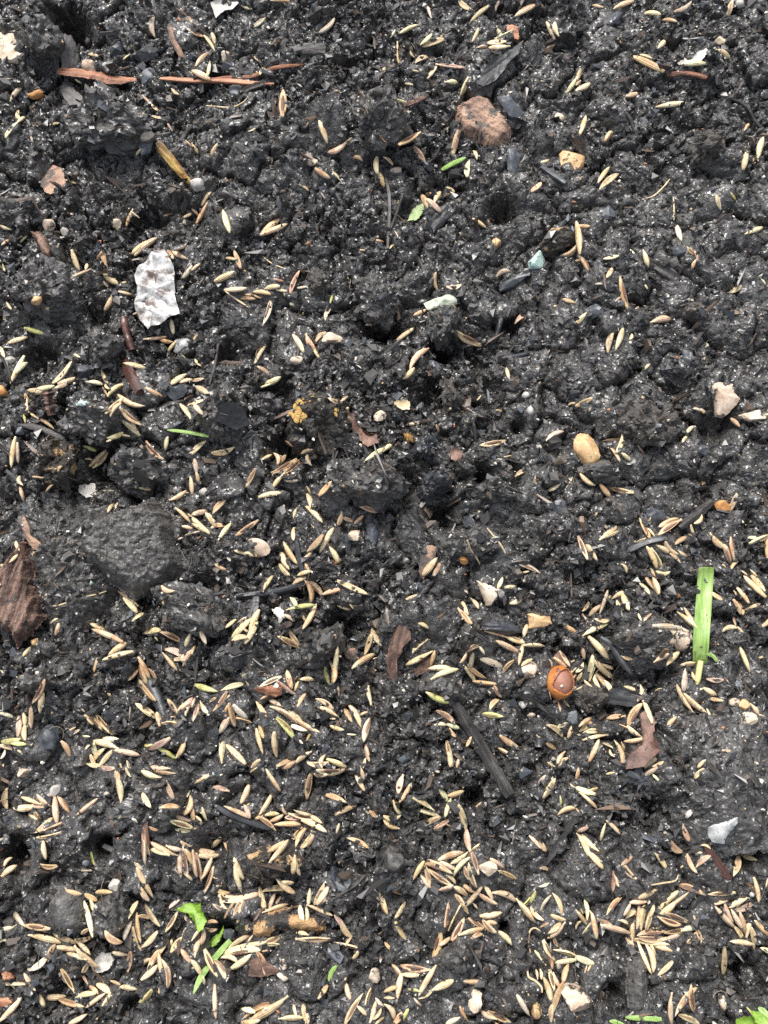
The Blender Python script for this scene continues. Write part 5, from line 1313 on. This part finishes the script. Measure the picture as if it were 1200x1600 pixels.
90 155 120 45 p;100 210 170 85 o;60 205 105 295 y;0 300 105 295 o;0 330 95 380 o;185 190 310 265 y;215 260 350 300 y;265 335 330 305;280 355 350 310;315 375 425 305;380 345 415 365 o;385 300 420 190 y;330 120 400 210 y;400 175 500 145 o;575 245 610 215;470 235 515 395;515 385 545 535 p;550 510 595 475;345 575 490 530;425 595 525 525;440 675 535 565;550 530 590 660 q;530 600 575 745;505 620 530 700;285 575 380 635;350 590 450 640 p;285 640 430 740 d;260 600 420 660 d;395 670 450 720;185 695 250 585 o;230 670 290 745;255 610 285 740;345 765 430 735 p;440 745 520 800;490 725 590 785;510 860 620 730;590 785 705 850;625 730 680 820;550 840 585 880;670 785 820 835;705 640 825 695 o;665 570 745 625 p;825 825 930 960;870 860 920 800 g;915 850 950 775 g;895 870 925 940 o;920 870 1000 950;605 925 735 905 o;620 960 705 970;620 955 700 1030;530 940 650 1020 d;385 990 405 845 o;400 1010 475 860;425 1075 500 940;440 790 500 860;480 850 525 910 o;470 1045 620 1005;550 1065 620 1040;710 1020 810 1110 y;70 940 130 840;70 950 140 1075;0 810 20 910;305 1180 350 1010 d;350 1105 415 1055;5 1090 50 1140 o;1000 185 1075 65 y;1100 175 1105 235 g;1090 295 1200 255 o;910 425 980 500 p;980 440 1015 520;970 630 1030 640;970 740 1030 720 y;1055 785 1110 910;980 895 1045 800 w;1045 920 1135 950;975 995 1030 965;1025 1065 1130 970;1000 1030 1100 975;55 765 110 790 o;1165 95 1200 120 y;965 100 1010 45 w
T 900 1200
0 70 15 0 o;0 120 115 160 y;20 155 125 250;80 140 135 125;425 50 510 0 p;475 35 520 80 y;745 65 810 0;190 40 245 30;0 395 90 355 w;155 450 185 345;195 330 275 410;5 410 75 540;40 420 145 520;70 520 170 625;280 610 350 555;300 600 385 695;225 770 235 630 p;235 640 265 740 p;0 250 25 280 o;670 350 710 455 q;590 450 670 525 d;495 535 565 630 o;655 625 685 550;700 540 760 655;735 530 790 530 w;750 620 835 550 p;780 485 840 505;985 670 1015 550 d;1030 535 1130 575;1115 690 1145 840;1190 745 1200 690 y;645 735 805 795 o;725 790 750 820 o;390 820 515 755;525 880 645 770;545 900 700 780;560 870 660 790 d;525 915 620 840;830 790 990 780;560 910 715 970 p;515 930 650 980 d;195 915 285 810 d;330 840 440 830;310 940 380 890;300 920 340 850;385 1010 400 860;410 1015 430 860;440 1010 485 860 y;460 930 490 860 y;355 1080 360 960 o;150 950 225 980 o;160 985 335 1035;270 950 330 975 y;390 1045 570 1030 d;365 1070 575 1100 y;480 1000 530 990;560 1030 700 1010 d;660 1020 745 1000 y;550 1080 650 1050 w;400 1060 560 1060 o;390 1090 470 1280;430 1100 480 1270;460 1090 490 1180;490 1115 595 1145;310 1065 380 1115;695 1095 755 1020;755 1010 780 1100 o;735 925 755 965;0 890 65 980;20 870 45 910;55 820 70 950 y;85 890 100 970;40 1040 100 970;105 910 135 1060;0 1010 30 960 y;870 850 960 820;960 870 1065 810;985 890 1105 840 p;1000 890 1120 865;870 875 985 1000;930 850 980 960 p;970 890 1040 1010 p;985 990 1040 1070 o;1025 905 1055 1030 o;1060 960 1110 910 y;1065 1070 1090 960;1095 1000 1110 1130 y;970 1085 1110 1105 y;1115 950 1200 1045 o;920 1285 925 1100
T 0 1300
180 860 300 760 w;300 810 340 710;385 860 465 1000 d;425 755 550 815;470 715 605 840;515 880 550 820;515 895 545 945;570 840 660 960;600 950 690 1010;550 960 610 1010 o;280 1030 410 1025;375 1045 520 1090 o;470 1035 590 1010;535 1095 650 1010;640 1085 690 1010;435 1195 540 1140;690 930 750 955;750 970 850 985;20 950 160 950 y;150 890 215 990;240 1010 280 1090;0 1180 130 1040;705 755 795 770;800 870 815 750;885 920 985 830;900 835 960 800;925 870 1030 720;990 750 1010 880;1010 800 1045 970;1130 730 1200 820 p;870 1070 945 995 g
T 300 1300
405 750 455 890 d;240 855 365 770;175 790 280 810;80 740 160 905;150 805 210 915;0 800 60 890;70 900 80 955;145 960 150 1160;315 1170 500 1080 o;370 1175 590 1035;310 1105 390 1125 y;310 1195 420 1180;545 1170 690 1165 y;635 1080 655 1160;695 1080 710 1200 y;720 1130 725 1200;790 1040 845 960 d;965 945 990 1045;960 1195 1065 1015;1035 1090 1090 1145;1085 1080 1120 980;1115 1190 1150 1060;1130 1170 1180 1100;1150 1200 1200 1160 y;1150 1040 1200 1090 w
T 600 1300
45 825 105 905;85 1040 110 890;110 835 290 860 d;115 885 240 890;220 1020 325 840;220 1040 300 990 y;300 990 430 930 y;155 985 230 1000 g;0 1000 80 970 o;0 1035 65 1035;190 1035 235 1085 w;500 935 635 945 o;475 1095 525 1185 o;390 1200 475 1160 y;655 1125 790 1190 o;605 1120 700 1170;835 1025 910 1150 w;945 745 1010 830;990 690 1050 850 q;1000 680 1070 800;1065 660 1090 720;1060 740 1200 780 y;1070 820 1200 800 y;990 900 1045 1060;1035 860 1065 990;1060 880 1100 970;1055 1130 1120 940 o;1120 940 1150 830 o;1045 1190 1050 1085;950 860 960 920;975 850 985 920;0 1080 60 1170;60 1200 120 1120 d;120 1180 150 1110 g
T 900 1300
0 780 115 825 y;55 880 70 830 o;75 870 100 830 y;510 895 610 800 y;600 1010 598 1195;625 1145 750 980;740 1120 725 960 d;650 1145 775 1200"""

def seed_mesh(kind, k):
    """boat-shaped husk, 1 unit long in x from -0.5 to 0.5 (base to tip); groove: the two folded edges seen from above"""
    r = np.random.default_rng(100 + k + (50 if kind == 'groove' else 0))
    n, m = 12, 10
    bend = r.normal(0, 0.05)
    twist = r.normal(0, 0.35)
    skew = r.uniform(0.36, 0.5)
    arch = r.uniform(0.0, 0.06)
    full = r.uniform(0.42, 0.66)
    blunt0 = r.uniform(0.22, 0.5)
    blunt1 = 0.07 if k % 3 else r.uniform(0.2, 0.45)
    V, UV = [], []
    for i in range(n):
        t = i / (n - 1)
        e0, e1 = full, full * (1 - skew) / skew * 0.9
        pk = e0 / (e0 + e1)
        w_ = t ** e0 * (1 - t) ** e1 / (pk ** e0 * (1 - pk) ** e1)
        w_ = max(w_, blunt0 if i == 0 else (blunt1 if i == n - 1 else 0))
        wid = 0.122 * w_
        hgt = 0.085 * max(w_, 0.12)
        for j in range(m):
            an = 2 * math.pi * j / m + twist * (t - 0.5)
            y, z = math.cos(an) * wid, math.sin(an) * hgt
            if kind == 'groove' and math.sin(an) > 0.2:
                z -= hgt * 1.15 * max(0.0, math.sin(an)) ** 2 * min(1, 3.2 * t, 3.2 * (1 - t))
                if abs(math.cos(an)) > 0.4:
                    z += hgt * 0.25
            else:
                z += 0.010 * max(0, math.sin(an)) ** 6
            x = t - 0.5
            V.append((x, y + bend * (4 * x * x - 1) , z - arch * 4 * x * x + r.normal(0, 0.0022)))
            UV.append((t, j / m))
    F = []
    for i in range(n - 1):
        for j in range(m):
            F.append((i * m + j, (i + 1) * m + j, (i + 1) * m + (j + 1) % m, i * m + (j + 1) % m))
    caps = [tuple(range(m)), tuple((n - 1) * m + j for j in range(m))[::-1]]
    return np.array(V), F + caps, np.array(UV)

def palea_mesh(k):
    r = np.random.default_rng(300 + k)
    n, m = 9, 8
    V = []
    for i in range(n):
        t = i / (n - 1)
        w_ = max(0.05, math.sin(math.pi * min(1, t * 1.02)) ** 0.8)
        for j in range(m):
            an = 2 * math.pi * j / m
            V.append(((t - 0.5) * 0.72 - 0.03, math.cos(an) * 0.062 * w_, math.sin(an) * 0.03 * w_ + r.normal(0, 0.002)))
    F = [(i * m + j, (i + 1) * m + j, (i + 1) * m + (j + 1) % m, i * m + (j + 1) % m) for i in range(n - 1) for j in range(m)]
    return np.array(V), F

NV = 12
RAW = {}
for kd in ('back', 'groove'):
    for k in range(NV):
        RAW[kd, k] = seed_mesh(kd, k)
PAL = [palea_mesh(k) for k in range(3)]
def seed_me(kd, k):
    V, F, UV = RAW[kd, k]
    me = new_mesh('grass_seed', V * 1000, F, True)       # 1 m long: scaled per seed
    uvl = me.uv_layers.new(name='UVMap')
    li = np.zeros(len(me.loops), dtype=np.int32)
    me.loops.foreach_get('vertex_index', li)
    uvl.data.foreach_set('uv', UV[li].astype(np.float32).ravel())
    me.materials.append(M['husk'])
    return me
SME = {k: seed_me(*k) for k in RAW}
PME = [new_mesh('palea', v * 1000, f, True) for v, f in PAL]
for me in PME:
    me.materials.append(M['palea'])

TINT = {'s': (0.73, 0.58, 0.365), 'y': (0.78, 0.68, 0.43), 'p': (0.64, 0.48, 0.35), 'o': (0.66, 0.475, 0.27), 'w': (0.68, 0.59, 0.46), 'g': (0.54, 0.55, 0.22),
        'd': (0.64, 0.47, 0.27), 'q': (0.58, 0.39, 0.27)}
seeds = []
ox = oy = 0
for line in SEEDS.strip().split('\n'):
    if line.startswith('T'):
        _, ox, oy = line.split()
        ox, oy = int(ox), int(oy)
        continue
    for it in line.split(';'):
        f = it.split()
        if len(f) < 4:
            continue
        c = f[4] if len(f) > 4 else 's'
        x1, y1, x2, y2 = [float(q) / 4 for q in f[:4]]
        seeds.append([ox + x1, oy + y1, ox + x2, oy + y2, c])
# a yellow seed hull under the seedling
seeds.append([314, 1476, 318, 1450, 'y'])
keep = []
for s in seeds:                      # drop the same seed noted twice at a tile border
    mx, my = (s[0] + s[2]) / 2, (s[1] + s[3]) / 2
    if any(abs(mx - k[5]) < 4 and abs(my - k[6]) < 4 for k in keep):
        continue
    keep.append(s + [mx, my, math.hypot(s[2] - s[0], s[3] - s[1])])
seeds = keep
print('seeds noted', len(seeds))
order = sorted(range(len(seeds)), key=lambda i: -seeds[i][7])
in_frame = [i for i in order if 6 < seeds[i][5] < 1194 and 6 < seeds[i][6] < 1594]
single = set(in_frame[:300])

def place_seed(s):
    """rest a seed on what lies below it; returns centre, rotation, length, width factor"""
    x1, y1, x2, y2, c = s[:5]
    ex, ey = (x2 - x1) * 0.045, (y2 - y1) * 0.045
    x1, y1, x2, y2 = x1 - ex, y1 - ey, x2 + ex, y2 + ey
    if rng.random() < 0.5:
        x1, y1, x2, y2 = x2, y2, x1, y1
    ts = np.linspace(0.06, 0.94, 9)
    P = np.array([hit(x1 + (x2 - x1) * t, y1 + (y2 - y1) * t) for t in ts])
    zz = P[:, 2]
    A = np.polyfit(ts - 0.5, zz, 1)
    L0 = math.hypot(P[-1, 0] - P[0, 0], P[-1, 1] - P[0, 1])
    A[0] = np.clip(A[0], -0.55 * L0, 0.55 * L0)
    fit = A[0] * (ts - 0.5)
    base = np.percentile(zz - fit, 84)
    rad = 0.085 * L0
    z1, z2 = base - A[0] * 0.5 + rad * 0.8, base + A[0] * 0.5 + rad * 0.8
    a, b_ = on_plane(x1, y1, z1), on_plane(x2, y2, z2)
    L = np.linalg.norm(b_ - a)
    X_ = (b_ - a) / L
    up = np.array([0, 0, 1.0])
    Y_ = np.cross(up, X_)
    Y_ /= np.linalg.norm(Y_)
    Z_ = np.cross(X_, Y_)
    roll = rng.normal(0, 0.5 if c not in 'dq' else 0.22)
    Y2 = Y_ * math.cos(roll) + Z_ * math.sin(roll)
    Z2 = Z_ * math.cos(roll) - Y_ * math.sin(roll)
    # raise what the next seed would rest on
    for t in np.linspace(0.1, 0.9, 9):
        p = a + (b_ - a) * t
        r = 0.1 * L * math.sin(math.pi * t) ** 0.6
        a0, b0 = hidx(p[0] - r, p[1] - r)
        a1, b1 = hidx(p[0] + r, p[1] + r)
        HS[a0:a1 + 1, b0:b1 + 1] = np.maximum(HS[a0:a1 + 1, b0:b1 + 1], p[2] + rad * 0.5)
        SEEDED[a0:a1 + 1, b0:b1 + 1] = True
    want = 9.3 * mmpx((y1 + y2) / 2) * rng.uniform(0.78, 1.2)          # width of a seed in mm
    wf = want / (0.235 * L)
    wf = min(max(wf, 0.70), 1.3)
    if s[7] < 17:
        wf = min(wf, 1.15)
    return (a + b_) / 2, np.stack([X_, Y2, Z2], 1), L, wf

def tint(c):
    b_ = np.array(TINT[c])
    k = rng.normal(1, 0.13)
    h = rng.normal(0, 0.035, 3)
    return np.clip(b_ * k * (1 + h), 0.02, 0.8)

LAND = [('cream stone in the corner', 14, 70), ('thick reddish splinter', 150, 120), ('white paper scrap', 350, 11), ('amber straw', 272, 255), ('pinkish bark flake', 82, 282),
        ('grey wood chip', 480, 74), ('bark chunk', 756, 187), ('dark leaf flake', 782, 98), ('tan rounded pebble', 889, 251), ('reddish stick', 1076, 118), ('red chip', 802, 50),
        ('foil scrap', 244, 452), ('brown wood bit', 60, 376), ('turquoise chip', 838, 408), ('pale green stone', 688, 474), ('straight grey twig', 605, 333),
        ('slate flake', 270, 611), ('cracked round clod', 352, 652), ('yellow spotted clod', 500, 662), ('tan crusted clod', 88, 725), ('big dark stone', 205, 852),
        ('large reddish bark', 30, 920), ('broad flat clod', 560, 748), ('round tan pebble', 915, 702), ('pinkish angular stone', 1138, 620), ('orange-brown pebble', 1129, 791),
        ('blue-grey pebble', 1028, 805), ('charcoal block', 785, 980), ('cream angular stone', 761, 926), ('level charcoal stick', 423, 922), ('reddish bark strip', 622, 1020),
        ('orange nutshell', 876, 1066), ('tall grass blade', 1097, 960), ('long dark stick', 755, 1170), ('curled brown leaf', 1005, 1160), ('black flat leaf', 968, 1090),
        ('translucent shard', 1130, 1300), ('green seedling leaf', 302, 1430), ('tan bark piece', 452, 1443), ('dark stone disc', 98, 1423), ('crusted dark clod', 425, 1352),
        ('cream pebble', 762, 1358), ('cream-pink stone', 898, 1557), ('dark slate stone', 1001, 1540), ('bluish charcoal stone', 72, 1155), ('blunt charcoal stick', 245, 1088),
        ('black seed', 972, 1427), ('shell ring', 165, 1504), ('tiny green shoot', 520, 1520), ('black charcoal stick', 378, 1278), ('orange bark crumb', 420, 1080),
        ('dark greenish stone', 613, 1342), ('bent dark twig', 875, 1312), ('dark red twig', 200, 522)]
CW = {'s': 'straw-coloured', 'y': 'pale yellow', 'p': 'pinkish', 'o': 'orange-tan', 'w': 'whitish', 'g': 'greenish', 'd': 'dark-grooved', 'q': 'pink dark-grooved'}
ORD = ['nearest', 'second nearest', 'third nearest', 'fourth nearest', 'fifth nearest', 'sixth nearest', 'seventh nearest', 'eighth nearest', 'ninth nearest', 'tenth nearest', 'eleventh nearest', 'twelfth nearest']
def descr(s):
    mx, my = s[5], s[6]
    l = min(LAND, key=lambda q: (q[1] - mx) ** 2 + (q[2] - my) ** 2)
    dx, dy = mx - l[1], my - l[2]
    side = ('right of' if dx > 0 else 'left of') if abs(dx) > abs(dy) else ('below' if dy > 0 else 'above')
    a = math.degrees(math.atan2(-(s[3] - s[1]), s[2] - s[0])) % 180
    ori = 'level' if a < 20 or a > 160 else 'upright' if 70 < a < 110 else 'rising rightward' if a < 90 else 'rising leftward'
    return CW[s[4]], ori, side, l[0], math.hypot(dx, dy)
D = [descr(s) for s in seeds]
ranks = {}
for i in sorted(range(len(seeds)), key=lambda i: D[i][4]):
    ranks.setdefault(D[i][:4], []).append(i)
def seed_label(i):
    c, ori, side, lm, _ = D[i]
    same = ranks[D[i][:4]]
    if len(same) == 1:
        return f'only {c} grass seed lying {ori} just {side} the {lm}'
    k = same.index(i)
    return f'{c} grass seed lying {ori}, {ORD[min(k, 11)]} such {side} the {lm}'

def stripe():
    return float(rng.choice([0.0, 0.25, 0.5, 0.85], p=[0.45, 0.25, 0.17, 0.13]))
massV, massF, massUV, massT = [], [], [], []
nv = 0
def mass_seed(pos, Rm, L, wf, kd, k, tn):
    global nv
    V, F, UV = RAW[kd, k]
    W = (V * np.array([L, L * wf, L * wf])) @ Rm.T + pos
    massV.append(W)
    massF.extend([tuple(q + nv for q in f) for f in F])
    massUV.append(UV)
    massT.append(np.tile(np.append(tn, stripe()), (len(V), 1)))
    nv += len(V)

for i, s in enumerate(seeds):
    pos, Rm, L, wf = place_seed(s)
    kd = 'groove' if s[4] in 'dq' else ('groove' if rng.random() < 0.22 else 'back')
    k = int(rng.integers(NV))
    tn = tint(s[4])
    if i in single:
        o = bpy.data.objects.new('grass_seed', SME[kd, k])
        COL.objects.link(o)
        R4 = Matrix([[*Rm[0], 0], [*Rm[1], 0], [*Rm[2], 0], [0, 0, 0, 1]])
        o.matrix_world = Matrix.Translation(Vector(pos) * MM) @ R4 @ Matrix.Diagonal((L * MM, L * wf * MM, L * wf * MM, 1))
        o.color = (*tn, stripe())
        o['label'] = seed_label(i)
        o['category'] = 'seed'
        o['group'] = 'grass seeds scattered over the soil'
        if s[4] in 'dq' or (kd == 'groove' and rng.random() < 0.6):
            pl = bpy.data.objects.new('inner_scale', PME[int(rng.integers(3))])
            COL.objects.link(pl)
            pl.parent = o
            pl.location = (0, 0, 0.008)
    else:
        mass_seed(pos, Rm, L, wf, kd, k, tn)
# seeds beyond the picture's edge
edge = 0
for _ in range(1200):
    if edge > 230:
        break
    px, py = rng.uniform(-160, 1360), rng.uniform(-110, 1720)
    if -8 < px < 1208 and -8 < py < 1608:
        continue
    if rng.random() > (0.35 if py < 800 else 1):
        continue
    a = rng.uniform(0, math.pi)
    l = rng.uniform(13, 23)
    s = [px - l * math.cos(a), py - l * math.sin(a), px + l * math.cos(a), py + l * math.sin(a), rng.choice(list('sssyypow')), px, py, 2 * l]
    pos, Rm, L, wf = place_seed(s)
    mass_seed(pos, Rm, L, wf, 'back', int(rng.integers(NV)), tint(s[4]))
    edge += 1
me = new_mesh('scattered_seeds', np.concatenate(massV), massF, True)
UVs = np.concatenate(massUV)
uvl = me.uv_layers.new(name='UVMap')
li = np.zeros(len(me.loops), dtype=np.int32)
me.loops.foreach_get('vertex_index', li)
uvl.data.foreach_set('uv', UVs[li].astype(np.float32).ravel())
ca_ = me.color_attributes.new('tint', 'FLOAT_COLOR', 'POINT')
ca_.data.foreach_set('color', np.concatenate(massT).astype(np.float32).ravel())
add('scattered_seeds', me, M['husk_mass'], kind='stuff', label='smaller straw-coloured grass seeds strewn all over the soil', cat='seeds')

# ------------------------------------------------------------------ loose crumbs, grit and fibres: nobody could count them
CUBE = (np.array([(x, y, z) for x in (-.7, .7) for y in (-.7, .7) for z in (-.7, .7)], float),
        np.array([(0, 1, 3), (0, 3, 2), (4, 6, 7), (4, 7, 5), (0, 4, 5), (0, 5, 1), (2, 3, 7), (2, 7, 6), (0, 2, 6), (0, 6, 4), (1, 5, 7), (1, 7, 3)]))
def scatter(name, n, rlo, rhi, pw, m, tints, lab, cat, shape=(1.0, 0.8, 0.6), embed=0.35, occ_ok=0.008, bare=None, tmpl=None):
    Vt, Ft = tmpl or ico20()
    hard = tmpl is not None
    n_in = n
    n = int(n * 1.3)
    cx = np.concatenate([rng.uniform(FX[0] + 1, FX[-1] - 1, n_in), rng.uniform(FX[0] - 110, FX[-1] + 110, n - n_in)])
    cy = np.concatenate([rng.uniform(FY[0] + 1, FY[-1] - 1, n_in), rng.uniform(FY[0] - 110, FY[-1] + 110, n - n_in)])
    outer = (cx < FX[0]) | (cx > FX[-1]) | (cy < FY[0]) | (cy > FY[-1])
    outer_ok = outer | (np.arange(n) < n_in)
    cx, cy, outer = cx[outer_ok], cy[outer_ok], outer[outer_ok]
    n = len(cx)
    rr = rlo * (rhi / rlo) ** (rng.random(n) ** pw)
    ii = np.clip(((cx - FX[0]) / STEP).astype(int), 0, len(FX) - 1)
    jj = np.clip(((cy - FY[0]) / STEP).astype(int), 0, len(FY) - 1)
    rr = np.where(outer, rr * 1.5, rr)
    gz = GZ[np.clip(np.searchsorted(XS, cx), 0, len(XS) - 1), np.clip(np.searchsorted(YS, cy), 0, len(YS) - 1)]
    ground = np.where(outer, gz, HS[ii, jj])
    ok = (~OCC[ii, jj]) | (rng.random(n) < occ_ok)
    if bare:
        ok &= (~COMPACT[ii, jj]) | (rng.random(n) < bare)
    ok |= outer
    ok &= (~SEEDED[ii, jj]) | ((rng.random(n) < 0.22) & (rr < 0.6)) | outer
    cx, cy, rr, ground = cx[ok], cy[ok], rr[ok], ground[ok]
    n = len(cx)
    zz = ground + rr * (0.6 - embed) * shape[2]
    # random rotations
    q = rng.normal(size=(n, 4))
    q /= np.linalg.norm(q, axis=1)[:, None]
    w_, x_, y_, z_ = q.T
    R = np.stack([np.stack([1 - 2 * (y_ ** 2 + z_ ** 2), 2 * (x_ * y_ - z_ * w_), 2 * (x_ * z_ + y_ * w_)], -1),
                  np.stack([2 * (x_ * y_ + z_ * w_), 1 - 2 * (x_ ** 2 + z_ ** 2), 2 * (y_ * z_ - x_ * w_)], -1),
                  np.stack([2 * (x_ * z_ - y_ * w_), 2 * (y_ * z_ + x_ * w_), 1 - 2 * (x_ ** 2 + y_ ** 2)], -1)], 1)
    m_ = len(Vt)
    base = Vt[None] * (1 + rng.normal(0, 0.22, (n, m_, 1))) + rng.normal(0, 0.30 if hard else 0.12, (n, m_, 3))
    sc = np.array(shape)[None] * rng.uniform(0.65, 1.25, (n, 3))
    base = base * sc[:, None, :] * rr[:, None, None]
    V = np.einsum('nij,nmj->nmi', R, base) + np.stack([cx, cy, zz], -1)[:, None, :]
    F = (Ft[None] + (np.arange(n) * m_)[:, None, None]).reshape(-1, Ft.shape[1])
    me = new_mesh(name, V.reshape(-1, 3), F, False)
    T_ = np.array([t[0] for t in tints])
    pr = np.array([t[1] for t in tints], float)
    pick = rng.choice(len(T_), n, p=pr / pr.sum())
    cc = np.clip(T_[pick] * rng.uniform(0.6, 1.4, (n, 1)), 0, 0.9)
    ca = me.color_attributes.new('tint', 'FLOAT_COLOR', 'POINT')
    ca.data.foreach_set('color', np.repeat(np.column_stack([cc, np.ones(n)]), m_, 0).astype(np.float32).ravel())
    add(name, me, m, kind='stuff', label=lab, cat=cat)

scatter('soil_crumbs', 38000, 0.28, 1.35, 2.4, M['crumb_mass'],
        [((0.016, 0.0155, 0.015), 4), ((0.038, 0.0365, 0.035), 5), ((0.065, 0.062, 0.059), 3), ((0.05, 0.056, 0.064), 1.2), ((0.085, 0.066, 0.052), 0.8)],
        'loose dark crumbs of wet soil', 'crumbs', tmpl=CUBE, shape=(1.0, 0.8, 0.55), bare=0.36)
scatter('soil_chips', 6500, 0.40, 1.45, 2.0, M['crumb_mass'],
        [((0.016, 0.017, 0.019), 4), ((0.04, 0.044, 0.05), 3), ((0.065, 0.073, 0.085), 1.2), ((0.05, 0.034, 0.026), 1)],
        'thin dark flakes and chips mixed into the soil', 'chips', shape=(1.2, 0.75, 0.22), tmpl=CUBE, bare=0.3)
scatter('soil_splinters', 2600, 0.7, 2.6, 1.8, M['crumb_mass'],
        [((0.03, 0.027, 0.025), 5), ((0.07, 0.05, 0.038), 2.5), ((0.13, 0.085, 0.055), 0.8)],
        'small dark wood splinters mixed into the soil', 'splinters', shape=(1.4, 0.22, 0.2), tmpl=CUBE)
scatter('pale_grit', 5200, 0.14, 0.62, 2.4, M['grit'],
        [((0.30, 0.26, 0.20), 4), ((0.55, 0.50, 0.42), 3), ((0.40, 0.30, 0.17), 2), ((0.75, 0.73, 0.70), 1), ((0.38, 0.17, 0.08), 0.5), ((0.3, 0.42, 0.38), 0.25)],
        'tiny pale grains of sand and grit in the soil', 'grit', occ_ok=0.1)

def fibres(n):
    Vs, Fs = [], []
    b0 = 0
    for _ in range(n):
        x, y = rng.uniform(FX[0] + 8, FX[-1] - 8), rng.uniform(FY[0] + 8, FY[-1] - 8)
        a = rng.uniform(0, 6.28)
        ln = rng.uniform(2, 8)
        k = 7
        r = rng.uniform(0.05, 0.13)
        cu = rng.normal(0, 0.35)
        P = []
        for i in range(k):
            P.append((x, y, hs_at(x, y)))
            x += math.cos(a) * ln / k
            y += math.sin(a) * ln / k
            a += cu + rng.normal(0, 0.25)
        P = np.array(P)
        z = np.convolve(np.pad(P[:, 2], 1, mode='edge'), [0.3, 0.4, 0.3], mode='valid')
        P[:, 2] = np.maximum(z, P[:, 2] - 0.2) + r * 0.8
        for i in range(k):
            t = P[min(i + 1, k - 1)] - P[max(0, i - 1)]
            t /= np.linalg.norm(t)
            s = np.cross([0, 0, 1], t)
            s /= max(1e-6, np.linalg.norm(s))
            u = np.cross(t, s)
            e = r * (1 - 0.6 * i / k)
            for j in range(3):
                an = 2.094 * j
                Vs.append(P[i] + s * e * math.cos(an) + u * e * math.sin(an))
        for i in range(k - 1):
            for j in range(3):
                Fs.append((b0 + i * 3 + j, b0 + i * 3 + (j + 1) % 3, b0 + (i + 1) * 3 + (j + 1) % 3, b0 + (i + 1) * 3 + j))
        b0 += k * 3
    add('soil_fibres', new_mesh('soil_fibres', Vs, Fs, True), M['fibre'], kind='stuff', label='fine hair-like root fibres in the soil', cat='fibres')
fibres(900)

# ------------------------------------------------------------------ alike things carry one group
GROUPS = {'pebble': 'pebbles scattered on the soil', 'stone': 'larger stones on the soil', 'charcoal_stick': 'charcoal pieces on the soil', 'charcoal_lump': 'charcoal pieces on the soil',
          'charcoal_flake': 'charcoal pieces on the soil', 'twig': 'small twigs on the soil', 'rootlet': 'pale rootlets and fibres', 'wood_chip': 'wood chips on the soil',
          'wood_splinter': 'wood splinters on the soil', 'grass_shoot': 'green grass shoots', 'bark_flake': 'bark flakes on the soil', 'bark_chunk': 'bark chunks on the soil',
          'brown_leaf': 'brown leaf bits', 'leaf_flake': 'black leaf flakes', 'root_thread': 'dark root threads'}
for o in COL.objects:
    b_ = o.name.split('.')[0]
    if o.parent is None and b_ in GROUPS and 'group' not in o:
        o['group'] = GROUPS[b_]
